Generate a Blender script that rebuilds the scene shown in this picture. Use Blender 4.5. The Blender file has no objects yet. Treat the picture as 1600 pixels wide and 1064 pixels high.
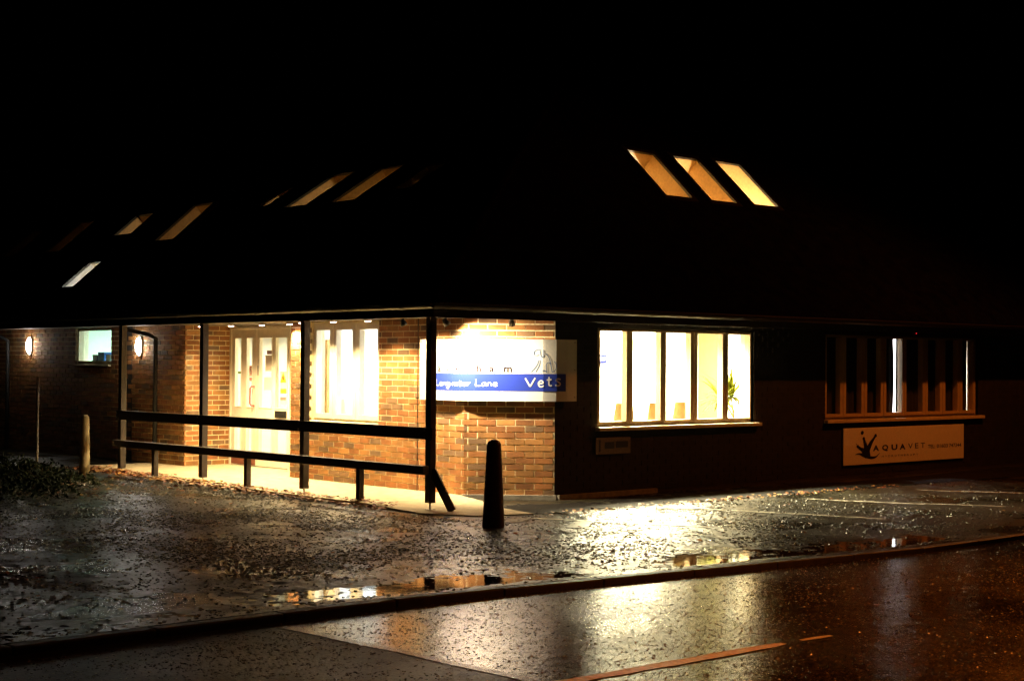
import bpy, bmesh, math, random
from math import radians, sin, cos, pi, sqrt, atan
from mathutils import Vector, Matrix, noise
random.seed(7)
SC = bpy.context.scene
COL = SC.collection

# ------------------------------------------------------------------ camera
CAM = Vector((-11.93, -13.28, 1.56))
_a = radians(47.9); _pit = atan(36 / 2429.0); _rol = 0.007
_f0 = Vector((cos(_a), sin(_a), 0)); _r0 = Vector((sin(_a), -cos(_a), 0)); _u0 = Vector((0, 0, 1))
FW = _f0 * cos(_pit) + _u0 * sin(_pit); _u1 = -_f0 * sin(_pit) + _u0 * cos(_pit)
RT = _r0 * cos(_rol) + _u1 * sin(_rol); UP = -_r0 * sin(_rol) + _u1 * cos(_rol)
cd = bpy.data.cameras.new('camera'); cam = bpy.data.objects.new('camera', cd); COL.objects.link(cam)
cd.sensor_fit = 'HORIZONTAL'; cd.sensor_width = 36.0; cd.lens = 2429 / 1600 * 36
cd.clip_start = 0.1; cd.clip_end = 800
M = Matrix.Identity(4)
for i in range(3):
    M[i][0], M[i][1], M[i][2], M[i][3] = RT[i], UP[i], -FW[i], CAM[i]
cam.matrix_world = M
SC.camera = cam

# ------------------------------------------------------------------ world (night) and picture settings
W = bpy.data.worlds.new('World'); SC.world = W; W.use_nodes = True
nt = W.node_tree; bg = nt.nodes['Background']
sky = nt.nodes.new('ShaderNodeTexSky'); sky.sky_type = 'NISHITA'; sky.sun_disc = False
sky.sun_elevation = radians(-6); sky.sun_rotation = radians(200)
nt.links.new(sky.outputs[0], bg.inputs[0]); bg.inputs[1].default_value = 0.004
vs = SC.view_settings; vs.view_transform = 'Standard'; vs.look = 'None'; vs.exposure = 0.42; vs.gamma = 1.0
SC.render.film_transparent = False
cy = SC.cycles
cy.use_denoising = True; cy.sample_clamp_indirect = 6.0; cy.sample_clamp_direct = 0.0
cy.max_bounces = 8; cy.diffuse_bounces = 4; cy.glossy_bounces = 4; cy.transparent_max_bounces = 12
cy.caustics_reflective = False; cy.caustics_refractive = False
cy.use_light_tree = True

# ------------------------------------------------------------------ helpers
def tag(o, label=None, cat=None, group=None, kind=None):
    if label: o['label'] = label
    if cat: o['category'] = cat
    if group: o['group'] = group
    if kind: o['kind'] = kind
    return o
def empty(name, loc=(0, 0, 0), parent=None, label=None, cat=None, group=None, kind=None):
    o = bpy.data.objects.new(name, None); COL.objects.link(o); o.location = loc; o.empty_display_size = 0.1
    if parent: attach(o, parent)
    return tag(o, label, cat, group, kind)
def attach(o, parent):
    o.parent = parent
    o.matrix_parent_inverse = Matrix.Translation(-world_loc(parent))
def world_loc(o):
    return Vector(o.get('_w', (0, 0, 0))) if '_w' in o else Vector(o.location)

class MB:
    """collects faces in world space, build() links them as one mesh object"""
    def __init__(s): s.v = []; s.f = []; s.c = []; s.mi = []; s.cc = (1, 1, 1, 1); s.m = 0
    def quad(s, *p):
        n = len(s.v); s.v += [tuple(q) for q in p]; s.f.append(tuple(range(n, n + len(p)))); s.c.append(s.cc); s.mi.append(s.m)
    def hexa(s, p):   # 8 points: bottom 4 (ccw), top 4
        n = len(s.v); s.v += [tuple(q) for q in p]
        for f in ((3, 2, 1, 0), (4, 5, 6, 7), (0, 1, 5, 4), (1, 2, 6, 5), (2, 3, 7, 6), (3, 0, 4, 7)):
            s.f.append(tuple(n + i for i in f)); s.c.append(s.cc); s.mi.append(s.m)
    def box(s, x0, x1, y0, y1, z0, z1):
        s.hexa([(x0, y0, z0), (x1, y0, z0), (x1, y1, z0), (x0, y1, z0), (x0, y0, z1), (x1, y0, z1), (x1, y1, z1), (x0, y1, z1)])
    def fbox(s, fr, u0, u1, d0, d1, z0, z1):   # box in a wall frame (u along, d outward, z)
        P = lambda u, d, z: fr(u, d, z)
        s.hexa([P(u0, d0, z0), P(u1, d0, z0), P(u1, d1, z0), P(u0, d1, z0), P(u0, d0, z1), P(u1, d0, z1), P(u1, d1, z1), P(u0, d1, z1)])
    def bar(s, a, b, w, h, up=(0, 0, 1)):   # rectangular bar between points
        a = Vector(a); b = Vector(b); d = (b - a).normalized(); up = Vector(up)
        r = d.cross(up).normalized() * (w / 2); u = r.cross(d).normalized() * (h / 2)
        s.hexa([a - r - u, a + r - u, b + r - u, b - r - u, a - r + u, a + r + u, b + r + u, b - r + u])
    def tube(s, pts, r, n=10, cap=True):
        pts = [Vector(p) for p in pts]; rr = r if isinstance(r, (list, tuple)) else [r] * len(pts)
        base = len(s.v); ref = Vector((0.31, 0.17, 0.93))
        for i, p in enumerate(pts):
            d = (pts[min(i + 1, len(pts) - 1)] - pts[max(i - 1, 0)]).normalized()
            if abs(d.dot(ref)) > 0.97: ref = Vector((1, 0, 0))
            a = d.cross(ref).normalized(); b = d.cross(a)
            for k in range(n):
                t = 2 * pi * k / n; s.v.append(tuple(p + (a * cos(t) + b * sin(t)) * rr[i]))
        for i in range(len(pts) - 1):
            for k in range(n):
                s.f.append((base + i * n + k, base + i * n + (k + 1) % n, base + (i + 1) * n + (k + 1) % n, base + (i + 1) * n + k)); s.c.append(s.cc); s.mi.append(s.m)
        if cap:
            s.f.append(tuple(base + k for k in reversed(range(n)))); s.c.append(s.cc); s.mi.append(s.m)
            e = base + (len(pts) - 1) * n
            s.f.append(tuple(e + k for k in range(n))); s.c.append(s.cc); s.mi.append(s.m)
    def lathe(s, c, prof, n=24):
        base = len(s.v)
        for r, z in prof:
            for k in range(n):
                t = 2 * pi * k / n; s.v.append((c[0] + r * cos(t), c[1] + r * sin(t), c[2] + z))
        for i in range(len(prof) - 1):
            for k in range(n):
                s.f.append((base + i * n + k, base + i * n + (k + 1) % n, base + (i + 1) * n + (k + 1) % n, base + (i + 1) * n + k)); s.c.append(s.cc); s.mi.append(s.m)
    def build(s, name, mat, parent=None, smooth=False, bevel=0.0, **kw):
        me = bpy.data.meshes.new(name)
        ctr = Vector((0, 0, 0))
        me.from_pydata(s.v, [], s.f)
        mats = mat if isinstance(mat, (list, tuple)) else [mat]
        for m in mats: me.materials.append(m)
        if len(mats) > 1:
            for p, i in zip(me.polygons, s.mi): p.material_index = i
        if any(c != (1, 1, 1, 1) for c in s.c):
            at = me.color_attributes.new('bcol', 'FLOAT_COLOR', 'CORNER')
            li = 0
            for p, c in zip(me.polygons, s.c):
                for _ in range(p.loop_total): at.data[li].color = c; li += 1
        if smooth:
            for p in me.polygons: p.use_smooth = True
        me.update()
        o = bpy.data.objects.new(name, me); COL.objects.link(o)
        if bevel:
            b = o.modifiers.new('bevel', 'BEVEL'); b.width = bevel; b.segments = 2; b.limit_method = 'ANGLE'
        if parent: attach(o, parent)
        return tag(o, kw.get('label'), kw.get('cat'), kw.get('group'), kw.get('kind'))

# ------------------------------------------------------------------ materials
def mat(name, col, rough=0.6, metal=0.0, spec=0.5, noise_amt=0.0, noise_scale=20.0, bump=0.0, bump_scale=60.0, attr=None, emit=None, estr=0.0, coat=0.0):
    m = bpy.data.materials.new(name); m.use_nodes = True
    n = m.node_tree.nodes; l = m.node_tree.links; b = n['Principled BSDF']
    b.inputs['Base Color'].default_value = (*col, 1); b.inputs['Roughness'].default_value = rough
    b.inputs['Metallic'].default_value = metal; b.inputs['Specular IOR Level'].default_value = spec
    b.inputs['Coat Weight'].default_value = coat
    src = None
    if attr:
        a = n.new('ShaderNodeAttribute'); a.attribute_name = attr; src = a.outputs['Color']
    if noise_amt or bump:
        g = n.new('ShaderNodeNewGeometry')
    if noise_amt:
        t = n.new('ShaderNodeTexNoise'); t.inputs['Scale'].default_value = noise_scale; t.inputs['Detail'].default_value = 5
        l.new(g.outputs['Position'], t.inputs['Vector'])
        mp = n.new('ShaderNodeMapRange'); mp.inputs[1].default_value = 0.3; mp.inputs[2].default_value = 0.7
        mp.inputs[3].default_value = 1 - noise_amt; mp.inputs[4].default_value = 1 + noise_amt
        l.new(t.outputs['Fac'], mp.inputs[0])
        mx = n.new('ShaderNodeMix'); mx.data_type = 'RGBA'; mx.blend_type = 'MULTIPLY'; mx.inputs['Factor'].default_value = 1
        if src: l.new(src, mx.inputs['A'])
        else: mx.inputs['A'].default_value = (*col, 1)
        l.new(mp.outputs[0], mx.inputs['B']); src = mx.outputs['Result']
    if src: l.new(src, b.inputs['Base Color'])
    if bump:
        t2 = n.new('ShaderNodeTexNoise'); t2.inputs['Scale'].default_value = bump_scale; t2.inputs['Detail'].default_value = 4
        l.new(g.outputs['Position'], t2.inputs['Vector'])
        bp = n.new('ShaderNodeBump'); bp.inputs['Strength'].default_value = bump; bp.inputs['Distance'].default_value = 0.01
        l.new(t2.outputs['Fac'], bp.inputs['Height']); l.new(bp.outputs[0], b.inputs['Normal'])
    if emit:
        b.inputs['Emission Color'].default_value = (*emit, 1); b.inputs['Emission Strength'].default_value = estr
    return m
def glass_mat(name, tint=(1, 1, 1)):
    m = bpy.data.materials.new(name); m.use_nodes = True
    n = m.node_tree.nodes; l = m.node_tree.links; n.remove(n['Principled BSDF']); out = n['Material Output']
    t = n.new('ShaderNodeBsdfTransparent'); t.inputs[0].default_value = (*tint, 1)
    g = n.new('ShaderNodeBsdfGlossy'); g.inputs['Roughness'].default_value = 0.02
    fr = n.new('ShaderNodeFresnel'); ge = n.new('ShaderNodeNewGeometry'); mr = n.new('ShaderNodeMapRange')
    mr.inputs[3].default_value = 1.45; mr.inputs[4].default_value = 1 / 1.45     # same glass from either side of the sheet
    l.new(ge.outputs['Backfacing'], mr.inputs[0]); l.new(mr.outputs[0], fr.inputs[0])
    mx = n.new('ShaderNodeMixShader'); l.new(fr.outputs[0], mx.inputs[0]); l.new(t.outputs[0], mx.inputs[1]); l.new(g.outputs[0], mx.inputs[2])
    l.new(mx.outputs[0], out.inputs[0]); return m
def wet_asphalt(name, col, r0, r1, grain, gstr, big, dist=0.02, spec=0.5):
    m = bpy.data.materials.new(name); m.use_nodes = True
    n = m.node_tree.nodes; l = m.node_tree.links; b = n['Principled BSDF']
    g = n.new('ShaderNodeNewGeometry')
    def nz(sc, det, rough=0.55):
        t = n.new('ShaderNodeTexNoise'); t.inputs['Scale'].default_value = sc; t.inputs['Detail'].default_value = det
        t.inputs['Roughness'].default_value = rough; l.new(g.outputs['Position'], t.inputs['Vector']); return t.outputs['Fac']
    def rng(s, a, b_, c, d):
        mp = n.new('ShaderNodeMapRange'); l.new(s, mp.inputs[0])
        for i, v in enumerate((a, b_, c, d)): mp.inputs[1 + i].default_value = v
        return mp.outputs[0]
    big_n = nz(big, 4)
    fine = nz(grain, 5, 0.65)
    vo = n.new('ShaderNodeTexVoronoi'); vo.inputs['Scale'].default_value = grain * 1.6; l.new(g.outputs['Position'], vo.inputs['Vector'])
    l.new(rng(big_n, 0.35, 0.65, r0, r1), b.inputs['Roughness'])
    mx = n.new('ShaderNodeMix'); mx.data_type = 'RGBA'; mx.blend_type = 'MULTIPLY'; mx.inputs['Factor'].default_value = 1
    mx.inputs['A'].default_value = (*col, 1); l.new(rng(fine, 0.3, 0.7, 0.35, 1.7), mx.inputs['B'])
    mx2 = n.new('ShaderNodeMix'); mx2.data_type = 'RGBA'; mx2.blend_type = 'MULTIPLY'; mx2.inputs['Factor'].default_value = 1
    sp = n.new('ShaderNodeTexVoronoi'); sp.inputs['Scale'].default_value = grain * 2.2; l.new(g.outputs['Position'], sp.inputs['Vector'])
    sb = n.new('ShaderNodeSeparateColor'); l.new(sp.outputs['Color'], sb.inputs[0])
    mx3 = n.new('ShaderNodeMix'); mx3.data_type = 'RGBA'; mx3.blend_type = 'MULTIPLY'; mx3.inputs['Factor'].default_value = 1
    l.new(mx.outputs['Result'], mx3.inputs['A']); l.new(rng(sb.outputs[0], 0.55, 1.0, 0.35, 4.0), mx3.inputs['B'])
    l.new(mx3.outputs['Result'], mx2.inputs['A']); l.new(rng(big_n, 0.3, 0.7, 0.6, 1.5), mx2.inputs['B'])
    l.new(mx2.outputs['Result'], b.inputs['Base Color'])
    b.inputs['Specular IOR Level'].default_value = spec
    ad = n.new('ShaderNodeMath'); ad.operation = 'ADD'; l.new(fine, ad.inputs[0])
    ml = n.new('ShaderNodeMath'); ml.operation = 'MULTIPLY'; ml.inputs[1].default_value = 0.5; l.new(vo.outputs['Distance'], ml.inputs[0]); l.new(ml.outputs[0], ad.inputs[1])
    bp = n.new('ShaderNodeBump'); bp.inputs['Strength'].default_value = gstr; bp.inputs['Distance'].default_value = dist
    l.new(ad.outputs[0], bp.inputs['Height']); l.new(bp.outputs[0], b.inputs['Normal'])
    return m

M_BRICK = mat('red brick', (0.28, 0.09, 0.04), 0.85, attr='bcol', noise_amt=0.36, noise_scale=5, bump=0.5, bump_scale=110)
M_MORTAR = mat('lime mortar', (0.86, 0.74, 0.46), 0.9, noise_amt=0.2, noise_scale=30, bump=0.4, bump_scale=90)
M_SHADE_MORTAR = mat('shade toned mortar', (0.022, 0.018, 0.015), 0.9, noise_amt=0.4, noise_scale=14)  # right wall's shade is put into this darker mortar colour
M_PLINTH = mat('plinth concrete', (0.30, 0.27, 0.22), 0.85, noise_amt=0.3, noise_scale=15, bump=0.4)
M_TIMBER = mat('dark stained timber', (0.035, 0.024, 0.017), 0.6, noise_amt=0.35, noise_scale=18, bump=0.3, bump_scale=50)
M_BOARD = mat('soffit board', (0.10, 0.075, 0.055), 0.7, noise_amt=0.2)
M_GUTTER = mat('black gutter plastic', (0.015, 0.015, 0.015), 0.3)
M_ROOF = mat('dark concrete roof tiles', (0.0035, 0.003, 0.003), 0.95, noise_amt=0.4, noise_scale=5, bump=0.4, bump_scale=12, spec=0.0)
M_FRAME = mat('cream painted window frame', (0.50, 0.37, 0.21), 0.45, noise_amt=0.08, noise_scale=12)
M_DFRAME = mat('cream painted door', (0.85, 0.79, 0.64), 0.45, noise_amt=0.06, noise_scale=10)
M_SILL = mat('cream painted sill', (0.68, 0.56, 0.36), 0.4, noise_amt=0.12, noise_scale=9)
M_GLASS = glass_mat('window glass', (0.97, 0.99, 0.98))
M_STEEL = mat('galvanised steel', (0.45, 0.43, 0.40), 0.45, metal=0.8, noise_amt=0.2, noise_scale=40)
M_WHITE = mat('white wall paint', (0.82, 0.84, 0.86), 0.8)
M_YELLOW = mat('yellow wall paint', (0.085, 0.079, 0.024), 0.8)
M_GREEN = mat('pale green paint', (0.58, 0.70, 0.60), 0.8)
M_CEIL = mat('ceiling white', (0.8, 0.8, 0.78), 0.9)
M_FLOOR = mat('vinyl floor', (0.35, 0.33, 0.3), 0.4)
M_CYAN = mat('pale blue wall paint', (0.16, 0.60, 0.74), 0.8)
M_ATTIC = mat('cream attic lining', (0.74, 0.62, 0.38), 0.85)
M_PINE = mat('pine skylight frame', (0.52, 0.33, 0.14), 0.5, noise_amt=0.15, noise_scale=25)
M_WOOD = mat('beech plywood', (0.16, 0.115, 0.045), 0.4, noise_amt=0.15, noise_scale=14)
M_OAK = mat('oak door', (0.55, 0.32, 0.10), 0.45, noise_amt=0.15, noise_scale=14)
M_SIGN = mat('white sign enamel', (0.80, 0.80, 0.78), 0.35)
M_BLUE = mat('blue print', (0.030, 0.060, 0.46), 0.35)
M_LBLUE = mat('light blue print', (0.03, 0.12, 0.36), 0.4)
M_GREY = mat('grey purple print', (0.020, 0.010, 0.020), 0.4)
M_WPRINT = mat('white print', (0.85, 0.85, 0.85), 0.4)
M_BLACK = mat('black print', (0.012, 0.012, 0.014), 0.5)
M_AQUA = mat('off white sign board', (0.80, 0.74, 0.66), 0.6, noise_amt=0.1, noise_scale=60)
M_DSIGN = mat('tarnished sign board', (0.16, 0.13, 0.11), 0.6, noise_amt=0.3, noise_scale=60)
M_TARMAC = wet_asphalt('wet forecourt tarmac', (0.017, 0.0148, 0.008), 0.20, 0.44, 34, 0.6, 0.9, 0.006, 0.8)
M_ROAD = wet_asphalt('wet road asphalt', (0.030, 0.026, 0.015), 0.14, 0.27, 34, 0.28, 0.55, 0.004, 1.0)
M_ROAD2 = wet_asphalt('older wet road asphalt', (0.012, 0.010, 0.006), 0.34, 0.52, 30, 0.6, 0.8, 0.006, 0.6)
M_PAVE = mat('worn porch concrete', (0.46, 0.38, 0.24), 0.75, noise_amt=0.25, noise_scale=7, bump=0.5, bump_scale=40)
M_SOIL = mat('dark bed soil', (0.007, 0.006, 0.005), 0.95, noise_amt=0.5, noise_scale=30, bump=1.0, bump_scale=25, spec=0.2)
M_KERB = mat('kerb concrete', (0.055, 0.050, 0.044), 0.5, noise_amt=0.3, noise_scale=12, bump=0.4)
M_LINE = mat('worn white road paint', (0.78, 0.74, 0.62), 0.32, noise_amt=0.3, noise_scale=30, bump=0.5, bump_scale=40)
M_LINE2 = mat('faded grey bay paint', (0.26, 0.24, 0.17), 0.4, noise_amt=0.45, noise_scale=25)
M_BOLL = mat('bollard concrete', (0.42, 0.34, 0.20), 0.8, noise_amt=0.25, noise_scale=14, bump=0.4)
M_BOLLD = mat('brown painted bollard', (0.085, 0.040, 0.022), 0.5, noise_amt=0.25, noise_scale=14, bump=0.3)
M_LEAF = mat('fallen leaf', (0.25, 0.1, 0.03), 0.6, attr='bcol', noise_amt=0.1)
M_SHRUB = mat('shrub leaf', (0.05, 0.08, 0.03), 0.8, spec=0.1, attr='bcol')
M_STEM = mat('plant stem', (0.20, 0.13, 0.06), 0.8)
M_PLANT = mat('pot plant leaf', (0.22, 0.30, 0.03), 0.7, spec=0.1, attr='bcol')
M_POT = mat('terracotta pot', (0.40, 0.16, 0.07), 0.8)
M_PAPER = mat('paper notice', (0.72, 0.62, 0.52), 0.8)
M_RED = mat('red print', (0.55, 0.06, 0.05), 0.6)
M_YELP = mat('warning yellow', (0.75, 0.52, 0.02), 0.6)
M_PINKRED = mat('red handle', (0.55, 0.10, 0.09), 0.35)
M_WATER = mat('puddle water', (0.010, 0.010, 0.009), 0.03, spec=0.6, bump=0.06, bump_scale=14)
M_CURT = mat('dark curtain', (0.020, 0.018, 0.018), 0.9)
def lamp_mat(name, col, s): return mat(name, (0.8, 0.8, 0.8), 0.4, emit=col, estr=s)
M_LENS = lamp_mat('lit lamp lens', (1.0, 0.94, 0.84), 60)
M_PUCK = lamp_mat('lit downlight lens', (1.0, 0.72, 0.62), 30)
M_PANEL = lamp_mat('lit ceiling panel', (1.0, 0.97, 0.92), 6)
M_SODIUM = lamp_mat('lit sodium lantern', (1.0, 0.35, 0.04), 30)
M_LED = lamp_mat('red alarm indicator', (1.0, 0.02, 0.03), 1.2)

def light(kind, name, loc, power, col, parent=None, size=0.05, aim=None, angle=None, blend=0.5, sy=None):
    d = bpy.data.lights.new(name, kind); d.energy = power; d.color = col
    if kind == 'AREA':
        d.shape = 'RECTANGLE'; d.size = size; d.size_y = sy or size
    else: d.shadow_soft_size = size
    if kind == 'SPOT': d.spot_size = radians(angle); d.spot_blend = blend
    o = bpy.data.objects.new(name, d); COL.objects.link(o); o.location = loc
    if aim is not None:
        o.rotation_euler = (Vector(aim) - Vector(loc)).to_track_quat('-Z', 'Y').to_euler()
    if parent: attach(o, parent)
    return o

# ------------------------------------------------------------------ ground
def sm(a, b, x):
    t = max(0, min(1, (x - a) / (b - a))); return t * t * (3 - 2 * t)
def kerb_y(x):
    return -4.76 - 0.112 * (min(0.0, x) + 5.2) if x > -5.2 else -4.76
def ground_z(x, y):
    z = -0.020 - 0.033 * sm(6.5, -3.5, y)
    w = noise.noise(Vector((x * 0.55, y * 0.55, 3.1))) * 0.010 + noise.noise(Vector((x * 2.1, y * 2.1, 7.7))) * 0.006
    rough = 0.45 + 0.55 * sm(-0.25, 0.25, noise.noise(Vector((x * 0.8, y * 0.8, 21.0))))
    if -8.6 < x < 5 and y < 4.5:
        w += rough * (noise.noise(Vector((x * 6.5, y * 6.5, 1.7))) * 0.0050 + noise.noise(Vector((x * 13, y * 13, 5.2))) * 0.0062 + noise.noise(Vector((x * 24, y * 24, 9.2))) * 0.0040)
    near = sm(-1.2, -2.4, x) if y > -1.2 else 1.0
    k = y - kerb_y(x)
    dip = -0.0145 * sm(1.15, 0.3, k) * (0.55 + 0.75 * noise.noise(Vector((x * 0.5 + 4.3, 0.4, 0.9))) + 0.3)
    return z + w * (0.25 + 0.75 * near) * sm(-0.02, 0.35, k) + dip * sm(0.0, 0.25, k)
def frange(a, b, s):
    n = int(round((b - a) / s)); return [a + (b - a) * i / n for i in range(n + 1)]
def sheet(name, xs, rows, zf, material, **kw):
    v = []; f = []; nx = len(xs)
    for j in range(len(rows)):
        for x in xs:
            y = rows[j](x) if callable(rows[j]) else rows[j]
            v.append((x, y, zf(x, y)))
    for j in range(len(rows) - 1):
        for i in range(nx - 1):
            a = j * nx + i; f.append((a, a + 1, a + nx + 1, a + nx))
    b = MB(); b.v = v; b.f = f; b.c = [(1, 1, 1, 1)] * len(f); b.mi = [0] * len(f)
    return b.build(name, material, smooth=True, **kw)
b = MB(); b.quad((-300, -300, -0.42), (300, -300, -0.42), (300, 300, -0.42), (-300, 300, -0.42)); b.build('ground', M_SOIL, kind='structure')
xs = [-60, -40, -25, -16, -12, -9.5] + frange(-8.6, 5.0, 0.02) + [6, 7, 9, 12, 16, 25, 40, 60]
ts = [0, 0.02] + frange(0.04, 7.04, 0.02) + frange(7.1, 9.5, 0.06) + frange(9.75, 13, 0.25) + [14, 18, 25, 40, 60]
rows = [(lambda x, t=t: kerb_y(x) + t) for t in ts]
sheet('forecourt', xs, rows, ground_z, M_TARMAC, kind='structure')
# standing water along the kerb: a flat sheet that shows wherever the tarmac dips under it
b = MB()
for i in range(40):
    x0 = -9 + i * 0.25; x1 = x0 + 0.25
    b.quad((x0, kerb_y(x0) + 0.012, -0.0615), (x1, kerb_y(x1) + 0.012, -0.0615), (x1, kerb_y(x1) + 1.5, -0.0615), (x0, kerb_y(x0) + 1.5, -0.0615))
b.build('puddle', M_WATER, kind='structure')
def road_z(x, y):
    t = (y + 7.6) / 2.9
    return -0.078 - 0.030 * min(1.2, t * t) + noise.noise(Vector((x * 0.4, y * 0.9, 11))) * 0.004 + (noise.noise(Vector((x * 9, y * 9, 4))) * 0.0018 + noise.noise(Vector((x * 19, y * 19, 8))) * 0.0016 if -9 < x < 3 else 0)
JX = -6.45
rr = [-10.6, -10.2, -9.7] + frange(-9.4, -5.8, 0.04)
rows = [(lambda x, q=q: q) for q in rr] + [(lambda x, q=q: kerb_y(x) - q) for q in (0.42, 0.36, 0.3, 0.24, 0.18, 0.124)]
sheet('road', frange(JX, 2.5, 0.04) + frange(3, 12, 0.5) + [16, 24, 40, 70], rows, road_z, M_ROAD, kind='structure')
sheet('road', [-70, -40, -24, -16, -12, -10, -9, -8, -7, JX - 0.001], rows, road_z, M_ROAD2, kind='structure')
# transverse seal where the two surfacings meet
b = MB()
ys = frange(-10.2, -4.75, 0.25)
for i in range(len(ys) - 1):
    o0 = 0.010 * sin(i * 1.7); o1 = 0.010 * sin((i + 1) * 1.7)
    b.quad((JX - 0.03 + o0, ys[i], road_z(JX, ys[i]) + 0.004), (JX + 0.04 + o0, ys[i], road_z(JX, ys[i]) + 0.004), (JX + 0.04 + o1, ys[i + 1], road_z(JX, ys[i + 1]) + 0.004), (JX - 0.03 + o1, ys[i + 1], road_z(JX, ys[i + 1]) + 0.004))
b.build('surfacing_joint', mat('joint sealer', (0.06, 0.052, 0.034), 0.22, noise_amt=0.4, noise_scale=25, bump=0.25), kind='structure')
b = MB(); b.quad((-70, -60, -0.10), (70, -60, -0.10), (70, -10.45, -0.10), (-70, -10.45, -0.10)); b.build('verge', M_SOIL, kind='structure')
# kerb of single stones
kerb = empty('kerb', (0, -4.9, -0.2), kind='structure')
x = -30.0
kme = None
while x < 24:
    y = kerb_y(x + 0.45); y1 = kerb_y(x + 0.9)
    b = MB(); xa, xb = x + 0.004, x + 0.908
    ya, yb = kerb_y(xa), kerb_y(xb); zt = -0.052 + random.uniform(-0.003, 0.003)
    b.hexa([(xa, ya - 0.125, -0.34), (xb, yb - 0.125, -0.34), (xb, yb, -0.34), (xa, ya, -0.34), (xa, ya - 0.115, zt), (xb, yb - 0.115, zt), (xb, yb, zt), (xa, ya, zt)])
    b.build('kerb_stone', M_KERB, kerb, bevel=0.012)
    x += 0.912
# painted markings on the road and the bays
def strip(name, p0, p1, w, zf, m, dz=0.005, rag=0.0, seg=0.12, label=None):
    p0 = Vector(p0); p1 = Vector(p1); L = (p1 - p0).length; d = (p1 - p0) / L; nrm = Vector((-d.y, d.x)); n = max(2, int(L / seg))
    b = MB(); prev = None
    for i in range(n + 1):
        c = p0 + d * (L * i / n); e = [w / 2 + random.uniform(-rag, rag) for _ in (0, 1)]
        if rag and i in (0, n): e = [v * 0.55 for v in e]
        q = [c - nrm * e[0], c + nrm * e[1]]; q = [(a.x, a.y, zf(a.x, a.y) + dz) for a in q]
        if prev: b.quad(prev[0], q[0], q[1], prev[1])
        prev = q
    return b.build(name, m, kind='structure')
strip('centre_line', (-8.6, -7.48), (-4.58, -7.55), 0.10, road_z, M_LINE, rag=0.008)
strip('centre_line', (-4.42, -7.55), (-4.14, -7.57), 0.08, road_z, M_LINE, rag=0.012)
strip('centre_line', (1.2, -7.50), (5.0, -7.52), 0.10, road_z, M_LINE, rag=0.008)
for p0, p1, w, m in (((-0.937, -1.273), (-0.074, -3.171), 0.07, M_LINE), ((1.17, -1.45), (2.013, -3.756), 0.07, M_LINE), ((3.30, -1.72), (4.336, -3.793), 0.07, M_LINE), ((5.6, -1.75), (6.6, -3.8), 0.07, M_LINE),
                     ((-1.341, -1.541), (-0.90, -1.275), 0.20, M_LINE2), ((-1.208, -2.352), (-0.66, -1.95), 0.20, M_LINE2), ((-0.703, -3.41), (-0.77, -4.2), 0.05, M_LINE2)):
    strip('bay_line', p0, p1, w, ground_z, m, dz=0.006, rag=0.006, seg=0.06)
# porch paving and planting bed
PAVE = [(0.8, 7.22), (0.0, 7.22), (0.0, 8.2), (-1.15, 8.2), (-1.42, 5.5), (-1.5, 2.2), (-1.52, 0.8), (-1.58, -0.4), (-1.25, -0.95), (-0.62, -1.12), (-0.5, -0.54), (-0.24, 0.12), (-0.06, 0.70), (0.0, 0.78), (0.0, 4.4), (0.8, 4.4)]
def pave_z(x, y): return 0.0 - 0.035 * sm(0.9, -0.9, y)
b = MB(); n = len(PAVE)
b.v = [(x, y, pave_z(x, y)) for x, y in PAVE] + [(x, y, -0.2) for x, y in PAVE]
b.f = [tuple(reversed(range(n)))] + [(i, (i + 1) % n, n + (i + 1) % n, n + i) for i in range(n)]
b.c = [(1, 1, 1, 1)] * len(b.f); b.mi = [0] * len(b.f)
b.build('porch_paving', M_PAVE, kind='structure')
BED = [(-0.05, 0.70), (-0.23, 0.12), (-0.49, -0.54), (-0.60, -1.12), (0.3, -1.16), (1.4, -1.2), (6, -1.25), (14, -1.3), (14, 0.0), (0.76, 0.0), (0.0, 0.76)]
b = MB(); b.v = [(x, y, -0.045) for x, y in BED]; b.f = [tuple(range(len(BED)))]; b.c = [(1, 1, 1, 1)]; b.mi = [0]
b.build('planting_bed', M_SOIL, kind='structure')

# ------------------------------------------------------------------ the building
BLD = empty('veterinary_surgery', (0, 0, 0), label='low brick veterinary surgery with dark hipped roof and glowing windows', cat='building')
def frame_of(ox, oy, ux, uy, nx, ny):
    return lambda u, d, z: (ox + ux * u + nx * d, oy + uy * u + ny * d, z)
Q = sqrt(0.5)
FR_LEFT = frame_of(0, 0, 0, 1, -1, 0)      # u = y
FR_RIGHT = frame_of(0, 0, 1, 0, 0, -1)     # u = x
FR_CORNER = frame_of(0, 0.76, Q, -Q, -Q, -Q)
FR_RETURN = frame_of(0, 7.2, 1, 0, 0, -1)
def cells(u0, u1, z0, z1, holes):
    us = sorted({u0, u1, *[h[0] for h in holes], *[h[1] for h in holes]}); zs = sorted({z0, z1, *[h[2] for h in holes], *[h[3] for h in holes]})
    for i in range(len(us) - 1):
        for j in range(len(zs) - 1):
            uc, zc = (us[i] + us[i + 1]) / 2, (zs[j] + zs[j + 1]) / 2
            if uc < u0 or uc > u1 or zc < z0 or zc > z1: continue
            if any(h[0] < uc < h[1] and h[2] < zc < h[3] for h in holes): continue
            yield us[i], us[i + 1], zs[j], zs[j + 1]
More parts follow.
